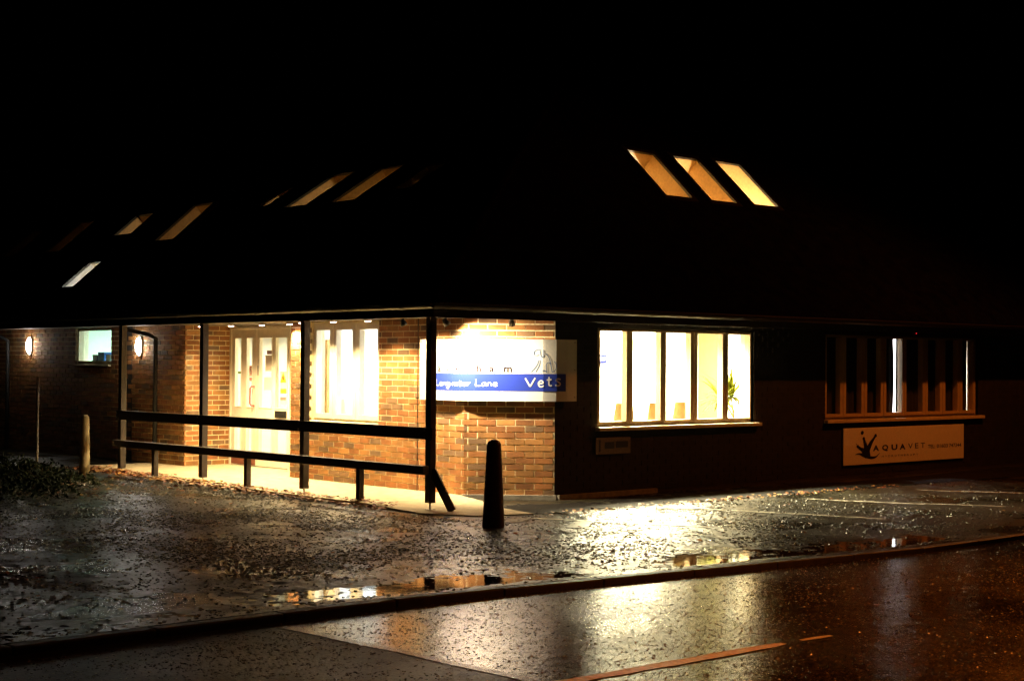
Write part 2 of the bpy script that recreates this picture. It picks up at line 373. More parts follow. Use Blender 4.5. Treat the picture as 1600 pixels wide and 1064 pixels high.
def brick_col(dark):
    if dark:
        v = random.uniform(0.6, 1.3); return (0.011 * v, 0.007 * v, 0.006 * v, 1)  # darker brick colour stands in for shade on the right wall
    v = random.uniform(0.75, 1.2); h = random.random()
    if h < 0.12: return (0.19 * v, 0.110 * v, 0.055 * v, 1)
    if h < 0.45: return (0.37 * v, 0.172 * v, 0.050 * v, 1)
    return (0.32 * v, 0.126 * v, 0.037 * v, 1)
SINGLES = []
def brick_wall(fr, u0, u1, holes=(), off=0.0, dark=False, thick=0.22, ztop=2.1, single=None, zback=2.5, brick_u=None):
    w = MB()
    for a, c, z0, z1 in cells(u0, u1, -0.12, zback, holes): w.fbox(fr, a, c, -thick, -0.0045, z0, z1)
    wall = w.build('brick_wall', M_SHADE_MORTAR if dark else M_MORTAR, BLD)
    ub0, ub1 = brick_u or (u0, u1)
    rest = MB(); count = 0
    k = 0
    while 0.075 * (k + 1) <= ztop + 0.03:
        z0 = 0.007 + 0.075 * k; z1 = min(z0 + 0.0615, ztop); zc = (z0 + z1) / 2
        spans = [(ub0, ub1)]
        for h in holes:
            if h[2] - 0.03 < zc < h[3] + 0.03:
                nsp = []
                for s in spans:
                    if h[1] <= s[0] or h[0] >= s[1]: nsp.append(s); continue
                    if h[0] - s[0] > 0.02: nsp.append((s[0], h[0]))
                    if s[1] - h[1] > 0.02: nsp.append((h[1], s[1]))
                spans = nsp
        for s in spans:
            u = math.floor((s[0] - off) / 0.225) * 0.225 + off + (0.1125 if k % 2 else 0) - 0.225
            while u < s[1]:
                a = max(u + 0.0065, s[0]); c = min(u + 0.2185, s[1])
                if c - a > 0.012:
                    pr = random.uniform(-0.002, 0.002); col = brick_col(dark); j = [random.uniform(-0.0012, 0.0012) for _ in range(4)]
                    P = [fr(a, -0.03, z0 + j[0]), fr(c, -0.03, z0 + j[1]), fr(c, pr, z0 + j[1]), fr(a, pr, z0 + j[0]), fr(a, -0.03, z1 + j[2]), fr(c, -0.03, z1 + j[3]), fr(c, pr, z1 + j[3]), fr(a, pr, z1 + j[2])]
                    if single and single((a + c) / 2, zc) and len(SINGLES) < 300:
                        q = MB(); q.cc = col; q.hexa(P); SINGLES.append(q.build('brick', M_BRICK, wall))
                    else:
                        rest.cc = col; rest.hexa(P)
                u += 0.225
        k += 1
    if rest.f: rest.build('brick_courses', M_BRICK, wall, kind='stuff')
    return wall
WIN_LEFT = (2.43, 3.95, 0.79, 2.085)
WIN_R1 = (1.47, 4.44, 0.80, 2.0)
WIN_R2 = (6.02, 9.99, 0.80, 2.0)
WIN_WING = (9.50, 10.74, 1.50, 2.085)
sign_band = lambda z: 1.14 < z < 1.82
brick_wall(FR_CORNER, 0.0, 1.0748, off=0.045, single=lambda u, z: not sign_band(z))
brick_wall(FR_LEFT, 0.76, 4.4, holes=[WIN_LEFT], off=0.02, single=lambda u, z: u < 2.43 and not (sign_band(z) and u < 1.45))
brick_wall(FR_RETURN, 0.03, 0.79, off=0.03, brick_u=(0.004, 0.79))
brick_wall(FR_LEFT, 7.24, 15.2, holes=[WIN_WING], off=0.05, brick_u=(7.203, 15.2))
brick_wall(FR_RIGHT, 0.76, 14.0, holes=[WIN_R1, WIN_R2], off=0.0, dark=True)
b = MB(); b.box(0.80, 1.0, 4.41, 5.56, -0.1, 2.5); b.box(0.80, 1.0, 5.56, 7.2, 2.09, 2.5); b.build('porch_back_wall', M_MORTAR, BLD)
b = MB(); b.box(14.0, 14.2, 0.0, 9, -0.1, 2.4); b.box(0, 14, 8.8, 9.0, -0.1, 2.4); b.build('rear_wall', M_SHADE_MORTAR, BLD)
# plinth ledge round the corner
b = MB()
b.fbox(FR_LEFT, 0.80, 4.4, -0.01, 0.025, -0.1, -0.002); b.fbox(FR_CORNER, -0.02, 1.095, -0.01, 0.045, -0.1, 0.012); b.fbox(FR_RIGHT, 0.79, 2.5, -0.01, 0.05, -0.1, 0.012)
b.build('plinth', M_PLINTH, BLD)
# movement joint
b = MB(); b.fbox(FR_LEFT, 1.634, 1.646, -0.02, 0.003, 0.0, 2.1); b.build('movement_joint', M_GUTTER, BLD)

# eaves
EX, EY = -1.50, -0.50
b = MB()
b.quad((EX, EY, 2.10), (EX, 15.2, 2.10), (0.1, 15.2, 2.10), (0.1, EY, 2.10))
b.quad((0.1, EY, 2.10), (0.1, 0.9, 2.10), (14, 0.9, 2.10), (14, EY, 2.10))
b.quad((0.1, 4.3, 2.10), (0.1, 7.3, 2.10), (1.0, 7.3, 2.10), (1.0, 4.3, 2.10))
b.build('soffit', M_BOARD, BLD)
b = MB(); b.box(EX - 0.02, EX, EY - 0.02, 15.2, 2.045, 2.20); b.box(EX, 14, EY - 0.02, EY, 2.045, 2.20); b.build('fascia', M_TIMBER, BLD)
b = MB(); b.box(-1.345, -1.255, -0.26, 15.2, 2.055, 2.098); b.build('beam', M_TIMBER, BLD)
def gutter(a, c, outward, name='gutter'):
    a = Vector(a); c = Vector(c); o = Vector(outward); b = MB(); n = 8
    pr = [(cos(pi + pi * k / n) * 0.055, sin(pi + pi * k / n) * 0.055) for k in range(n + 1)]
    for (p, q) in zip(pr[:-1], pr[1:]):
        b.quad(a + o * p[0] + Vector((0, 0, p[1])), c + o * p[0] + Vector((0, 0, p[1])), c + o * q[0] + Vector((0, 0, q[1])), a + o * q[0] + Vector((0, 0, q[1])))
    b.tube([a + o * 0.055, c + o * 0.055], 0.006, 6)
    L = (c - a).length; d = (c - a) / L; t = 0.5
    while t < L:
        p = a + d * t
        for (p0, q0) in zip(pr[:-1], pr[1:]):
            s = 1.12
            b.quad(p + o * p0[0] * s + Vector((0, 0, p0[1] * s)), p + d * 0.05 + o * p0[0] * s + Vector((0, 0, p0[1] * s)), p + d * 0.05 + o * q0[0] * s + Vector((0, 0, q0[1] * s)), p + o * q0[0] * s + Vector((0, 0, q0[1] * s)))
        t += 0.95
    b.build(name, M_GUTTER, BLD)
gutter((EX - 0.08, EY - 0.1, 2.185), (EX - 0.08, 15.2, 2.185), (-1, 0, 0)); gutter((EX - 0.1, EY - 0.08, 2.185), (14, EY - 0.08, 2.185), (0, -1, 0))
# downpipes with swan necks
for y0 in (7.97, 13.22):
    b = MB(); b.tube([(-0.42, y0 + 0.42, 2.09), (-0.32, y0 + 0.34, 2.03), (-0.12, y0 + 0.1, 1.96), (-0.06, y0, 1.90), (-0.06, y0, 1.5), (-0.06, y0, 0.0)], 0.034, 12)
    b.build('downpipe', mat('black downpipe', (0.015, 0.015, 0.015), 0.6), BLD, smooth=True)
# posts of the porch
for y in (6.671, 4.481, 2.171, -0.214):
    b = MB(); b.box(-1.343, -1.257, y - 0.043, y + 0.043, 0.05, 2.056)
    p = b.build('post', M_TIMBER, BLD, bevel=0.006)
    b = MB(); b.tube([(-1.3, y, pave_z(-1.3, y) - 0.02), (-1.3, y, 0.06)], 0.011, 8); b.box(-1.34, -1.26, y - 0.04, y + 0.04, pave_z(-1.3, y), pave_z(-1.3, y) + 0.006); b.build('dowel', M_STEEL, p)
b = MB(); b.box(-1.385, -1.343, -0.335, 6.70, 0.735, 0.865); b.build('handrail', M_TIMBER, BLD, bevel=0.005)
for y in (6.671, 4.481, 2.171, -0.214):
    for z in (0.765, 0.835):
        b = MB(); b.tube([(-1.384, y, z), (-1.393, y, z)], 0.011, 6); b.build('bolt', M_STEEL, BLD)
b = MB(); b.bar((-1.30, -0.24, 0.41), (-1.16, -0.42, -0.03), 0.05, 0.085); b.build('brace', M_TIMBER, BLD, bevel=0.004)

# ------------------------------------------------------------------ roof and skylights
S1, S2, S3 = 0.87, 0.64, 0.928
ZE = 2.205
ZR = 6.0
XR2 = EX + (ZR - ZE) / S2; YR = EY + (ZR - ZE) / S3; XR1 = EX + (ZR - ZE) / S1
YS = 7.22
def skyl(u0, u1, v0, v1): return (u0, u1, v0, v1)
SKY1 = [(12.75, 13.35, -0.18, 0.45), (11.0, 11.6, -0.17, 0.49), (8.98, 9.55, 0.05, 0.47), (7.275, 7.85, -0.17, 0.535), (8.90, 9.31, -0.96, -0.47)]   # (y0,y1,x0,x1)
SKY2 = [(5.62, 6.19, 1.06, 1.96), (4.40, 4.97, 1.04, 1.95), (3.30, 3.80, 1.2, 1.85), (6.85, 7.15, 1.2, 1.7)]
SKY3 = [(4.14, 4.72, 1.325, 2.105), (5.11, 5.69, 1.33, 2.115), (6.09, 6.68, 1.345, 2.13)]    # (x0,x1,y0,y1)
def P1(a, r, d=0.0): return (r + d * -S1 / sqrt(1 + S1 * S1), a, ZE + S1 * (r - EX) + d / sqrt(1 + S1 * S1))
def P2(a, r, d=0.0): return (r + d * -S2 / sqrt(1 + S2 * S2), a, ZE + S2 * (r - EX) + d / sqrt(1 + S2 * S2))
def P3(a, r, d=0.0): return (a, r + d * -S3 / sqrt(1 + S3 * S3), ZE + S3 * (r - EY) + d / sqrt(1 + S3 * S3))
def slope(PF, a0, a1, r0, r1, holes, clip=None):
    """roof slab with openings; clip(r) gives the lower limit of a at height r (the hip)"""
    b = MB()
    rs = sorted({r0, r1, *[h[2] for h in holes], *[h[3] for h in holes]})
    for j in range(len(rs) - 1):
        ra, rb = rs[j], rs[j + 1]; hs = sorted([h for h in holes if h[2] < (ra + rb) / 2 < h[3]])
        la, lb = (clip(ra), clip(rb)) if clip else (a0, a0)
        edges = [(la, lb)]
        for h in hs: edges += [(h[0], h[0]), (h[1], h[1])]
        edges.append((a1, a1))
        for i in range(0, len(edges), 2):
            (p, q), (s, t) = edges[i], edges[i + 1]
            for d in (0.0, -0.16):
                b.m = 0 if d == 0 else 1
                b.quad(PF(p, ra, d), PF(s, ra, d), PF(t, rb, d), PF(q, rb, d))
    b.m = 0
    return b
roof = empty('roof', (0, 0, 2.2), BLD)
b = slope(P1, YS, 15.4, EX, XR1, SKY1); b.build('roof_slope', [M_ROOF, M_ATTIC], roof)
b = slope(P2, 0, YS, EX, XR2, SKY2, clip=lambda r: EY + S2 * (r - EX) / S3); b.build('roof_slope', [M_ROOF, M_ATTIC], roof)
b = slope(P3, 0, 14.3, EY, YR, SKY3, clip=lambda r: EX + S3 * (r - EY) / S2); b.build('roof_slope', [M_ROOF, M_ATTIC], roof)
b = MB()   # rear slopes and ends close the roof space
b.m = 0
b.quad((14.3, YR, ZR), (XR2, YR, ZR), (XR2 + 3, YR + 4.2, 2.1), (14.3, YR + 4.2, 2.1))
b.quad((XR2, YR, ZR), (XR2, YS, ZR), (XR2 + 3.6, YS, 2.1), (XR2 + 3.0, YR + 4.2, 2.1))
b.quad((14.3, EY, 2.1), (14.3, YR, ZR), (14.3, YR + 4.2, 2.1))
b.quad((XR1, YS, ZR), (XR1, 15.4, ZR), (XR1 + 4.3, 15.4, 2.1), (XR1 + 4.3, YS, 2.1))
b.quad((EX, YS, 2.1), (XR1, YS, ZR), (XR2, YS, ZR), (XR2 + 3.6, YS, 2.1)); b.quad((EX, 15.4, 2.1), (XR1, 15.4, ZR), (XR1 + 4.3, 15.4, 2.1))
b.build('rear_slope', M_ROOF, roof)
b = MB()
hip = lambda t: Vector((EX + (XR2 - EX) * t, EY + (YR - EY) * t, ZE + (ZR - ZE) * t + 0.01))
b.tube([hip(i / 30) for i in range(31)], 0.06, 8); b.tube([hip(1), (14.3, YR, ZR + 0.01)], 0.06, 8); b.tube([hip(1), (XR2, YS, ZR + 0.01)], 0.06, 8); b.tube([(XR1, YS, ZR + .01), (XR1, 15.4, ZR + .01)], 0.06, 8)
b.build('ridge_tiles', M_ROOF, roof)
def skylight(PF, h, lining=None):
    a0, a1, r0, r1 = h
    s = empty('skylight', PF((a0 + a1) / 2, r0), BLD)
    b = MB(); D = -0.30
    # lining of the shaft
    for (p, q) in (((a0, r0), (a1, r0)), ((a1, r0), (a1, r1)), ((a1, r1), (a0, r1)), ((a0, r1), (a0, r0))):
        b.quad(PF(*p, 0.001), PF(*q, 0.001), PF(*q, D), PF(*p, D))
    b.build('lining', lining or M_PINE, s)
    b = MB(); w = 0.045
    for (x0, x1, y0, y1) in ((a0 - 0.06, a0 + 0.012, r0 - w, r1 + w), (a1 - 0.012, a1 + 0.06, r0 - w, r1 + w), (a0 + 0.012, a1 - 0.012, r0 - w, r0 + 0.012), (a0 + 0.012, a1 - 0.012, r1 - 0.012, r1 + w)):
        b.hexa([PF(x0, y0, -0.02), PF(x1, y0, -0.02), PF(x1, y1, -0.02), PF(x0, y1, -0.02), PF(x0, y0, 0.015), PF(x1, y0, 0.015), PF(x1, y1, 0.015), PF(x0, y1, 0.015)])
    b.build('frame', M_GUTTER, s)
    b = MB(); b.quad(PF(a0, r0, 0.004), PF(a1, r0, 0.004), PF(a1, r1, 0.004), PF(a0, r1, 0.004)); b.build('pane', M_GLASS, s)
    return s
for h in SKY1: skylight(P1, h, M_WHITE if h[3] < 0 else None)
for h in SKY2: skylight(P2, h)
for h in SKY3: skylight(P3, h)
# attic floor and partitions, one of them added to dim a skylight
b = MB(); b.box(-0.6, 14, -0.1, 15.2, 2.46, 2.52); b.build('attic_floor', M_WOOD, BLD)
b = MB(); b.quad((2.4, 3.35, 2.52), (14, 3.35, 2.52), (14, 3.35, 5.55), (4.0, 3.35, 5.5), (2.4, 3.35, 4.5)); b.quad((3.3, 0.4, 2.5), (3.3, 3.35, 2.5), (3.3, 3.35, 5.05), (3.3, 0.4, 2.9)); b.quad((9.2, 0.0, 2.5), (9.2, 3.35, 2.5), (9.2, 3.35, 5.5), (9.2, 0, 2.5))
b.quad((0.3, 4.15, 2.52), (4.4, 4.15, 2.52), (4.4, 4.15, 5.7), (0.3, 4.15, 3.05)); b.build('attic_wall', M_ATTIC, BLD)  # added partition, keeps the porch attic bulb's light off one skylight
WARM = (1.0, 0.74, 0.42)
# ------------------------------------------------------------------ windows and door of the building
def window(fr, hole, panes, zp, inset, name='window', sill=(0.07, 0.05), framemat=None, ext=(0.03, 0.1)):
    u0, u1, z0, z1 = hole; framemat = framemat or M_FRAME
    w = empty(name, fr((u0 + u1) / 2, 0, z0), BLD)
    b = MB(); d1 = -inset; d0 = -inset - 0.07
    hl = [(p[0], p[1], zp[0], zp[1]) for p in panes]
    for a, c, q0, q1 in cells(u0 + 0.002, u1 - 0.002, z0 + 0.002, z1 - 0.002, hl): b.fbox(fr, a, c, d0, d1, q0, q1)
    for i in range(len(panes)):   # casements stand proud of the outer frame, a groove between neighbours
        lo = (panes[i - 1][1] + panes[i][0]) / 2 + 0.005 if i else u0 + 0.03
        hi = (panes[i][1] + panes[i + 1][0]) / 2 - 0.005 if i + 1 < len(panes) else u1 - 0.03
        pa, pb = panes[i]
        b.fbox(fr, lo, pa, d1, d1 + 0.016, z0 + 0.03, z1 - 0.03); b.fbox(fr, pb, hi, d1, d1 + 0.016, z0 + 0.03, z1 - 0.03)
        b.fbox(fr, pa, pb, d1, d1 + 0.016, z0 + 0.03, zp[0]); b.fbox(fr, pa, pb, d1, d1 + 0.016, zp[1], z1 - 0.03)
    b.build('frame', framemat, w)
    for p in panes:
        b = MB(); b.quad(fr(p[0] - 0.005, d0 + 0.03, zp[0] - 0.005), fr(p[1] + 0.005, d0 + 0.03, zp[0] - 0.005), fr(p[1] + 0.005, d0 + 0.03, zp[1] + 0.005), fr(p[0] - 0.005, d0 + 0.03, zp[1] + 0.005)); b.build('pane', M_GLASS, w)
    b = MB()
    for (a, c, q0, q1) in ((u0 - 0.001, u0 + 0.006, z0, z1), (u1 - 0.006, u1 + 0.001, z0, z1), (u0 + 0.006, u1 - 0.006, z1 - 0.006, z1 + 0.001)): b.fbox(fr, a, c, -0.235, d0 - 0.001, q0, q1)
    b.build('reveal', M_SILL, w)
    b = MB(); b.fbox(fr, u0 - ext[0], u1 + ext[1], -inset - 0.02, sill[0], z0 - sill[1], z0 - 0.004); b.build('sill', M_SILL, w, bevel=0.006)
    return w
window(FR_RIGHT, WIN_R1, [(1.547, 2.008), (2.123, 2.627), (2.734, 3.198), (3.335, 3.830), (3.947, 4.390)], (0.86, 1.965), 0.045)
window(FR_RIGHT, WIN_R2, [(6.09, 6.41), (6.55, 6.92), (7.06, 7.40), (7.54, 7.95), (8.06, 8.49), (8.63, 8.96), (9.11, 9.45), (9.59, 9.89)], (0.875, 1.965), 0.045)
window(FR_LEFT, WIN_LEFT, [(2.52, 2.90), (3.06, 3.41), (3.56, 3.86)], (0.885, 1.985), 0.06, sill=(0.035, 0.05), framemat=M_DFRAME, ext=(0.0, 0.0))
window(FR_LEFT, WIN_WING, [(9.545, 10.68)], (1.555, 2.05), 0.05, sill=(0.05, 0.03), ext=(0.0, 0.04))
# double door in the porch recess
FR_DOOR = frame_of(0.79, 0, 0, 1, -1, 0)
door = empty('double_door', (0.79, 6.4, 0), BLD)
b = MB(); b.fbox(FR_DOOR, 5.575, 5.60, -0.06, 0.02, 0.0, 2.09); b.fbox(FR_DOOR, 7.165, 7.198, -0.06, 0.02, 0.0, 2.09); b.fbox(FR_DOOR, 5.60, 7.165, -0.06, 0.02, 2.055, 2.09); b.build('door_frame', M_DFRAME, door)
GL = [(6.895, 7.055), (6.590, 6.735), (6.06, 6.385), (5.66, 5.953)]
for (a, c, gs) in ((6.476, 7.163, GL[:2]), (5.602, 6.468, GL[2:])):
    hl = [(g[0], g[1], 0.885, 1.915) for g in gs] + [(g[0], g[1], 0.14, 0.60) for g in gs]
    b = MB()
    for q in cells(a, c, 0.012, 2.052, hl): b.fbox(FR_DOOR, q[0], q[1], -0.045, 0.0, q[2], q[3])
    b.build('door_leaf', M_DFRAME, door)
    for h in hl:
        b = MB()
        b.quad(FR_DOOR(h[0] - .004, -0.025, h[2] - .004), FR_DOOR(h[1] + .004, -0.025, h[2] - .004), FR_DOOR(h[1] + .004, -0.025, h[3] + .004), FR_DOOR(h[0] - .004, -0.025, h[3] + .004)); b.build('pane', M_GLASS, door)
        b = MB()
        for (x0, x1, z0, z1) in ((h[0] - 0.012, h[0], h[2] - .012, h[3] + .012), (h[1], h[1] + 0.012, h[2] - .012, h[3] + .012), (h[0], h[1], h[2] - 0.012, h[2]), (h[0], h[1], h[3], h[3] + 0.012)): b.fbox(FR_DOOR, x0, x1, 0.0005, 0.009, z0, z1)
        b.build('glazing_bead', M_DFRAME, door)
b = MB(); b.tube([FR_DOOR(6.53, 0.0, 1.19), FR_DOOR(6.53, 0.055, 1.19), FR_DOOR(6.53, 0.075, 1.165), FR_DOOR(6.53, 0.075, 0.935), FR_DOOR(6.53, 0.055, 0.905), FR_DOOR(6.53, 0.0, 0.905)], 0.012, 10); b.build('handle', M_PINKRED, door, smooth=True)
b = MB(); b.fbox(FR_DOOR, 5.665, 5.955, 0.0005, 0.02, 0.745, 0.845); b.fbox(FR_DOOR, 5.69, 5.93, 0.02, 0.026, 0.765, 0.80); b.build('letter_box', M_GUTTER, door, bevel=0.004)
b = MB(); b.fbox(FR_DOOR, 6.49, 7.15, 0.0005, 0.006, 0.02, 0.12); b.build('kick_plate', mat('red brown kick plate', (0.22, 0.07, 0.04), 0.5), door)
b = MB(); b.fbox(FR_DOOR, 6.415, 6.435, 0.0005, 0.012, 1.36, 1.50); b.build('lock_plate', M_STEEL, door)
def notice(u0, u1, z0, z1, m, name='notice', d=-0.02):
    b = MB(); b.fbox(FR_DOOR, u0, u1, d - 0.002, d, z0, z1); return b.build(name, m, door)
notice(6.605, 6.705, 1.335, 1.50, M_PAPER); notice(6.605, 6.70, 1.27, 1.325, mat('pink notice', (0.70, 0.30, 0.30), 0.7))
notice(6.10, 6.27, 1.42, 1.66, M_PAPER); notice(6.09, 6.23, 1.67, 1.73, mat('mauve notice', (0.50, 0.34, 0.36), 0.7)); notice(6.08, 6.30, 1.145, 1.33, M_PAPER)
notice(5.70, 5.87, 1.10, 1.42, M_PAPER); notice(5.71, 5.86, 1.10, 1.17, M_YELP, d=-0.018)
notice(5.71, 5.87, 0.93, 1.05, M_PAPER); notice(5.715, 5.865, 1.0, 1.045, mat('red notice', (0.62, 0.16, 0.14), 0.7), d=-0.018)
notice(6.90, 7.02, 1.38, 1.41, mat('green strip', (0.35, 0.55, 0.12), 0.7))
b = MB(); b.quad(FR_DOOR(5.712, -0.0175, 1.26), FR_DOOR(5.868, -0.0175, 1.26), FR_DOOR(5.79, -0.0175, 1.415)); b.m = 0; b.build('warning_triangle', M_YELP, door)
b = MB(); b.quad(FR_DOOR(5.775, -0.0165, 1.30), FR_DOOR(5.80, -0.0165, 1.29), FR_DOOR(5.815, -0.0165, 1.34), FR_DOOR(5.785, -0.0165, 1.36)); b.build('warning_mark', M_BLACK, door)
b = MB()   # no entry ring with its bar
pts = [(6.655 + 0.042 * cos(t * pi / 10), 1.43 + 0.055 * sin(t * pi / 10)) for t in range(21)]
b.tube([FR_DOOR(p[0], -0.018, p[1]) for p in pts], 0.0045, 5); b.tube([FR_DOOR(6.685, -0.018, 1.47), FR_DOOR(6.625, -0.018, 1.39)], 0.0045, 5); b.build('prohibition_ring', M_RED, door)

# ------------------------------------------------------------------ inside the building
def room(x0, x1, y0, y1, z1, mats, openings=''):
    """inward shell, mats: back(y1), right(x1), left(x0), front(y0)"""
    for side, m in mats.items():
        b = MB()
        if side == 'y1': b.quad((x0, y1, 0), (x1, y1, 0), (x1, y1, z1), (x0, y1, z1))
        if side == 'y0': b.quad((x0, y0, 0), (x1, y0, 0), (x1, y0, z1), (x0, y0, z1))
        if side == 'x1': b.quad((x1, y0, 0), (x1, y1, 0), (x1, y1, z1), (x1, y0, z1))
        if side == 'x0': b.quad((x0, y0, 0), (x0, y1, 0), (x0, y1, z1), (x0, y0, z1))
        b.build('interior_wall', m, BLD)
    b = MB(); b.quad((x0, y0, 0.004), (x1, y0, 0.004), (x1, y1, 0.004), (x0, y1, 0.004)); b.build('interior_floor', M_FLOOR, BLD)
    b = MB(); b.quad((x0, y0, z1), (x1, y0, z1), (x1, y1, z1), (x0, y1, z1)); b.build('ceiling', M_CEIL, BLD)
def ceiling_light(x, y, z, sx, sy, power, col, label):
    t = empty('ceiling_light', (x, y, z - 0.05), label=label, cat='ceiling light')
    b = MB(); b.box(x - sx / 2 - 0.03, x + sx / 2 + 0.03, y - sy / 2 - 0.03, y + sy / 2 + 0.03, z - 0.05, z - 0.004); b.build('housing', M_WPRINT, t)
    b = MB(); b.box(x - sx / 2, x + sx / 2, y - sy / 2, y + sy / 2, z - 0.058, z - 0.0505); b.build('diffuser', M_PANEL, t)
    light('AREA', 'lamp', (x, y, z - 0.062), power, col, t, size=sx, sy=sy, aim=(x, y, 0))
room(0.95, 5.95, 0.24, 2.30, 2.40, dict(y1=M_WHITE, x1=M_YELLOW, x0=M_WHITE))
room(0.24, 5.0, 2.36, 4.35, 2.40, dict(y1=M_WHITE, x1=M_WHITE, y0=M_WHITE))
room(1.02, 4.6, 4.42, 8.2, 2.40, dict(y1=M_WHITE, x1=M_WHITE, y0=M_WHITE))
room(0.24, 3.2, 8.6, 11.6, 2.40, dict(y1=mat('pale green wall', (0.60, 0.72, 0.50), 0.8), x1=M_CYAN, y0=M_CYAN))
room(6.0, 10.1, 0.30, 2.3, 2.40, dict(y1=M_WHITE, x1=M_WHITE, x0=M_WHITE))
DAY = (1.0, 0.85, 0.50)
ceiling_light(2.6, 1.25, 2.40, 1.2, 0.6, 1250, DAY, 'flat ceiling light of the waiting room behind the five pane window, nearer the corner')
ceiling_light(3.9, 1.45, 2.40, 1.2, 0.6, 1250, DAY, 'flat ceiling light of the waiting room behind the five pane window, nearer the pot plant')
ceiling_light(1.9, 3.3, 2.40, 1.2, 0.6, 100, (0.97, 0.98, 0.92), 'flat ceiling light of the room behind the three pane window')
ceiling_light(2.4, 6.3, 2.40, 1.2, 0.6, 120, DAY, 'flat ceiling light of the lobby behind the double door')
ceiling_light(1.5, 10.0, 2.40, 0.9, 0.6, 140, (0.62, 0.97, 1.0), 'flat ceiling light of the pale blue room behind the small high window')
ceiling_light(8.6, 1.4, 2.40, 1.2, 0.6, 300, (1.0, 0.93, 0.95), 'flat ceiling light of the curtained room on the right')
# dado strip and details on the inner walls
b = MB(); b.box(1.0, 5.94, 2.285, 2.297, 0.0, 0.86); b.build('dado_panel', M_GREEN, BLD)
b = MB(); b.box(5.925, 5.945, 1.455, 1.77, 0.0, 2.39); b.build('inner_door', M_WHITE, BLD)
b = MB(); b.box(0.53, 0.66, 4.30, 4.347, 0.0, 1.87); b.build('inner_door', M_OAK, BLD)
b = MB(); b.box(4.97, 4.995, 3.0, 3.9, 0.0, 2.0); b.build('inner_door', M_GREEN, BLD)
b = MB(); b.box(4.55, 4.59, 5.4, 6.0, 0.0, 2.05); b.box(4.55, 4.59, 6.9, 7.3, 0.5, 1.6); b.build('inner_door', M_YELLOW, BLD)

def lamp_point(name, loc, power, col, label):
    t = empty(name, loc, label=label, cat='lamp')
    b = MB(); b.lathe((loc[0], loc[1], loc[2]), [(0.0, 0.06), (0.03, 0.055), (0.05, 0.02), (0.05, -0.02), (0.03, -0.05), (0.0, -0.06)], 14); b.build('bulb', lamp_mat('lit warm bulb', WARM, 4), t, smooth=True)
    b = MB(); b.tube([(loc[0], loc[1], loc[2] + 0.06), (loc[0], loc[1], loc[2] + 0.5)], 0.006, 6); b.build('flex', M_GUTTER, t)
    light('POINT', 'lamp', (loc[0], loc[1], loc[2] - 0.08), power, col, t, size=0.06)
lamp_point('pendant_lamp', (6.0, 2.3, 3.3), 620, WARM, 'bare warm pendant bulb in the attic behind the three glowing skylights')
lamp_point('pendant_lamp', (3.4, 5.2, 3.3), 120, WARM, 'bare warm pendant bulb in the attic over the porch')
lamp_point('pendant_lamp', (1.3, 7.75, 3.2), 60, WARM, 'bare warm pendant bulb in the attic of the far wing')
lamp_point('pendant_lamp', (-0.45, 9.7, 2.72), 800, (1.0, 0.95, 0.85), 'bright pendant bulb below the small white skylight')
b = MB(); b.quad((-0.2, 8.5, 2.5), (-0.2, 10.1, 2.5), (-0.2, 10.1, 3.2), (-0.2, 8.5, 3.2)); b.quad((-1.2, 10.1, 2.4), (-0.2, 10.1, 2.4), (-0.2, 10.1, 3.2), (-1.2, 10.1, 2.45)); b.quad((-1.2, 8.5, 2.4), (-0.2, 8.5, 2.4), (-0.2, 8.5, 3.2), (-1.2, 8.5, 2.45)); b.build('attic_wall', M_WHITE, BLD)

# chairs by the window
def chair(x, y, rz, label):
    t = empty('chair', (x, y, 0.0), label=label, cat='chair', group='wooden chairs behind the five pane window')
    R = Matrix.Rotation(rz, 3, 'Z')
    def g(b):
        b.v = [tuple(R @ Vector(v) + Vector((x, y, 0))) for v in b.v]; return b
    b = MB(); n = 6   # curved tapering back
    for i in range(n):
        for k in range(6):
            z0, z1 = 0.50 + k * 0.095, 0.50 + (k + 1) * 0.095
            w0, w1 = 0.21 - k * 0.014, 0.21 - (k + 1) * 0.014
            q = lambda w, tt, z, d: (w * tt, -0.22 - 0.05 * (z - 0.5) - 0.03 * (1 - tt * tt) - d, z)
            t0, t1 = -1 + 2 * i / n, -1 + 2 * (i + 1) / n
            b.hexa([q(w0, t0, z0, 0), q(w0, t1, z0, 0), q(w0, t1, z0, 0.014), q(w0, t0, z0, 0.014), q(w1, t0, z1, 0), q(w1, t1, z1, 0), q(w1, t1, z1, 0.014), q(w1, t0, z1, 0.014)])
    g(b).build('backrest', M_WOOD, t)
    b = MB(); b.box(-0.22, 0.22, -0.22, 0.22, 0.43, 0.455); g(b).build('seat', M_WOOD, t, bevel=0.01)
    for sx in (-1, 1):
        for sy in (-1, 1):
            b = MB(); b.tube([(sx * 0.2, sy * 0.2, 0.0), (sx * 0.18, sy * 0.18, 0.43)], 0.014, 8); g(b).build('leg', M_STEEL, t)
chair(2.40, 0.64, radians(-12), 'wooden chair behind the five pane window, nearest the blue notice')
chair(2.91, 0.64, radians(4), 'wooden chair behind the five pane window, middle of the three')
chair(3.49, 0.66, radians(-6), 'wooden chair behind the five pane window, nearest the pot plant')
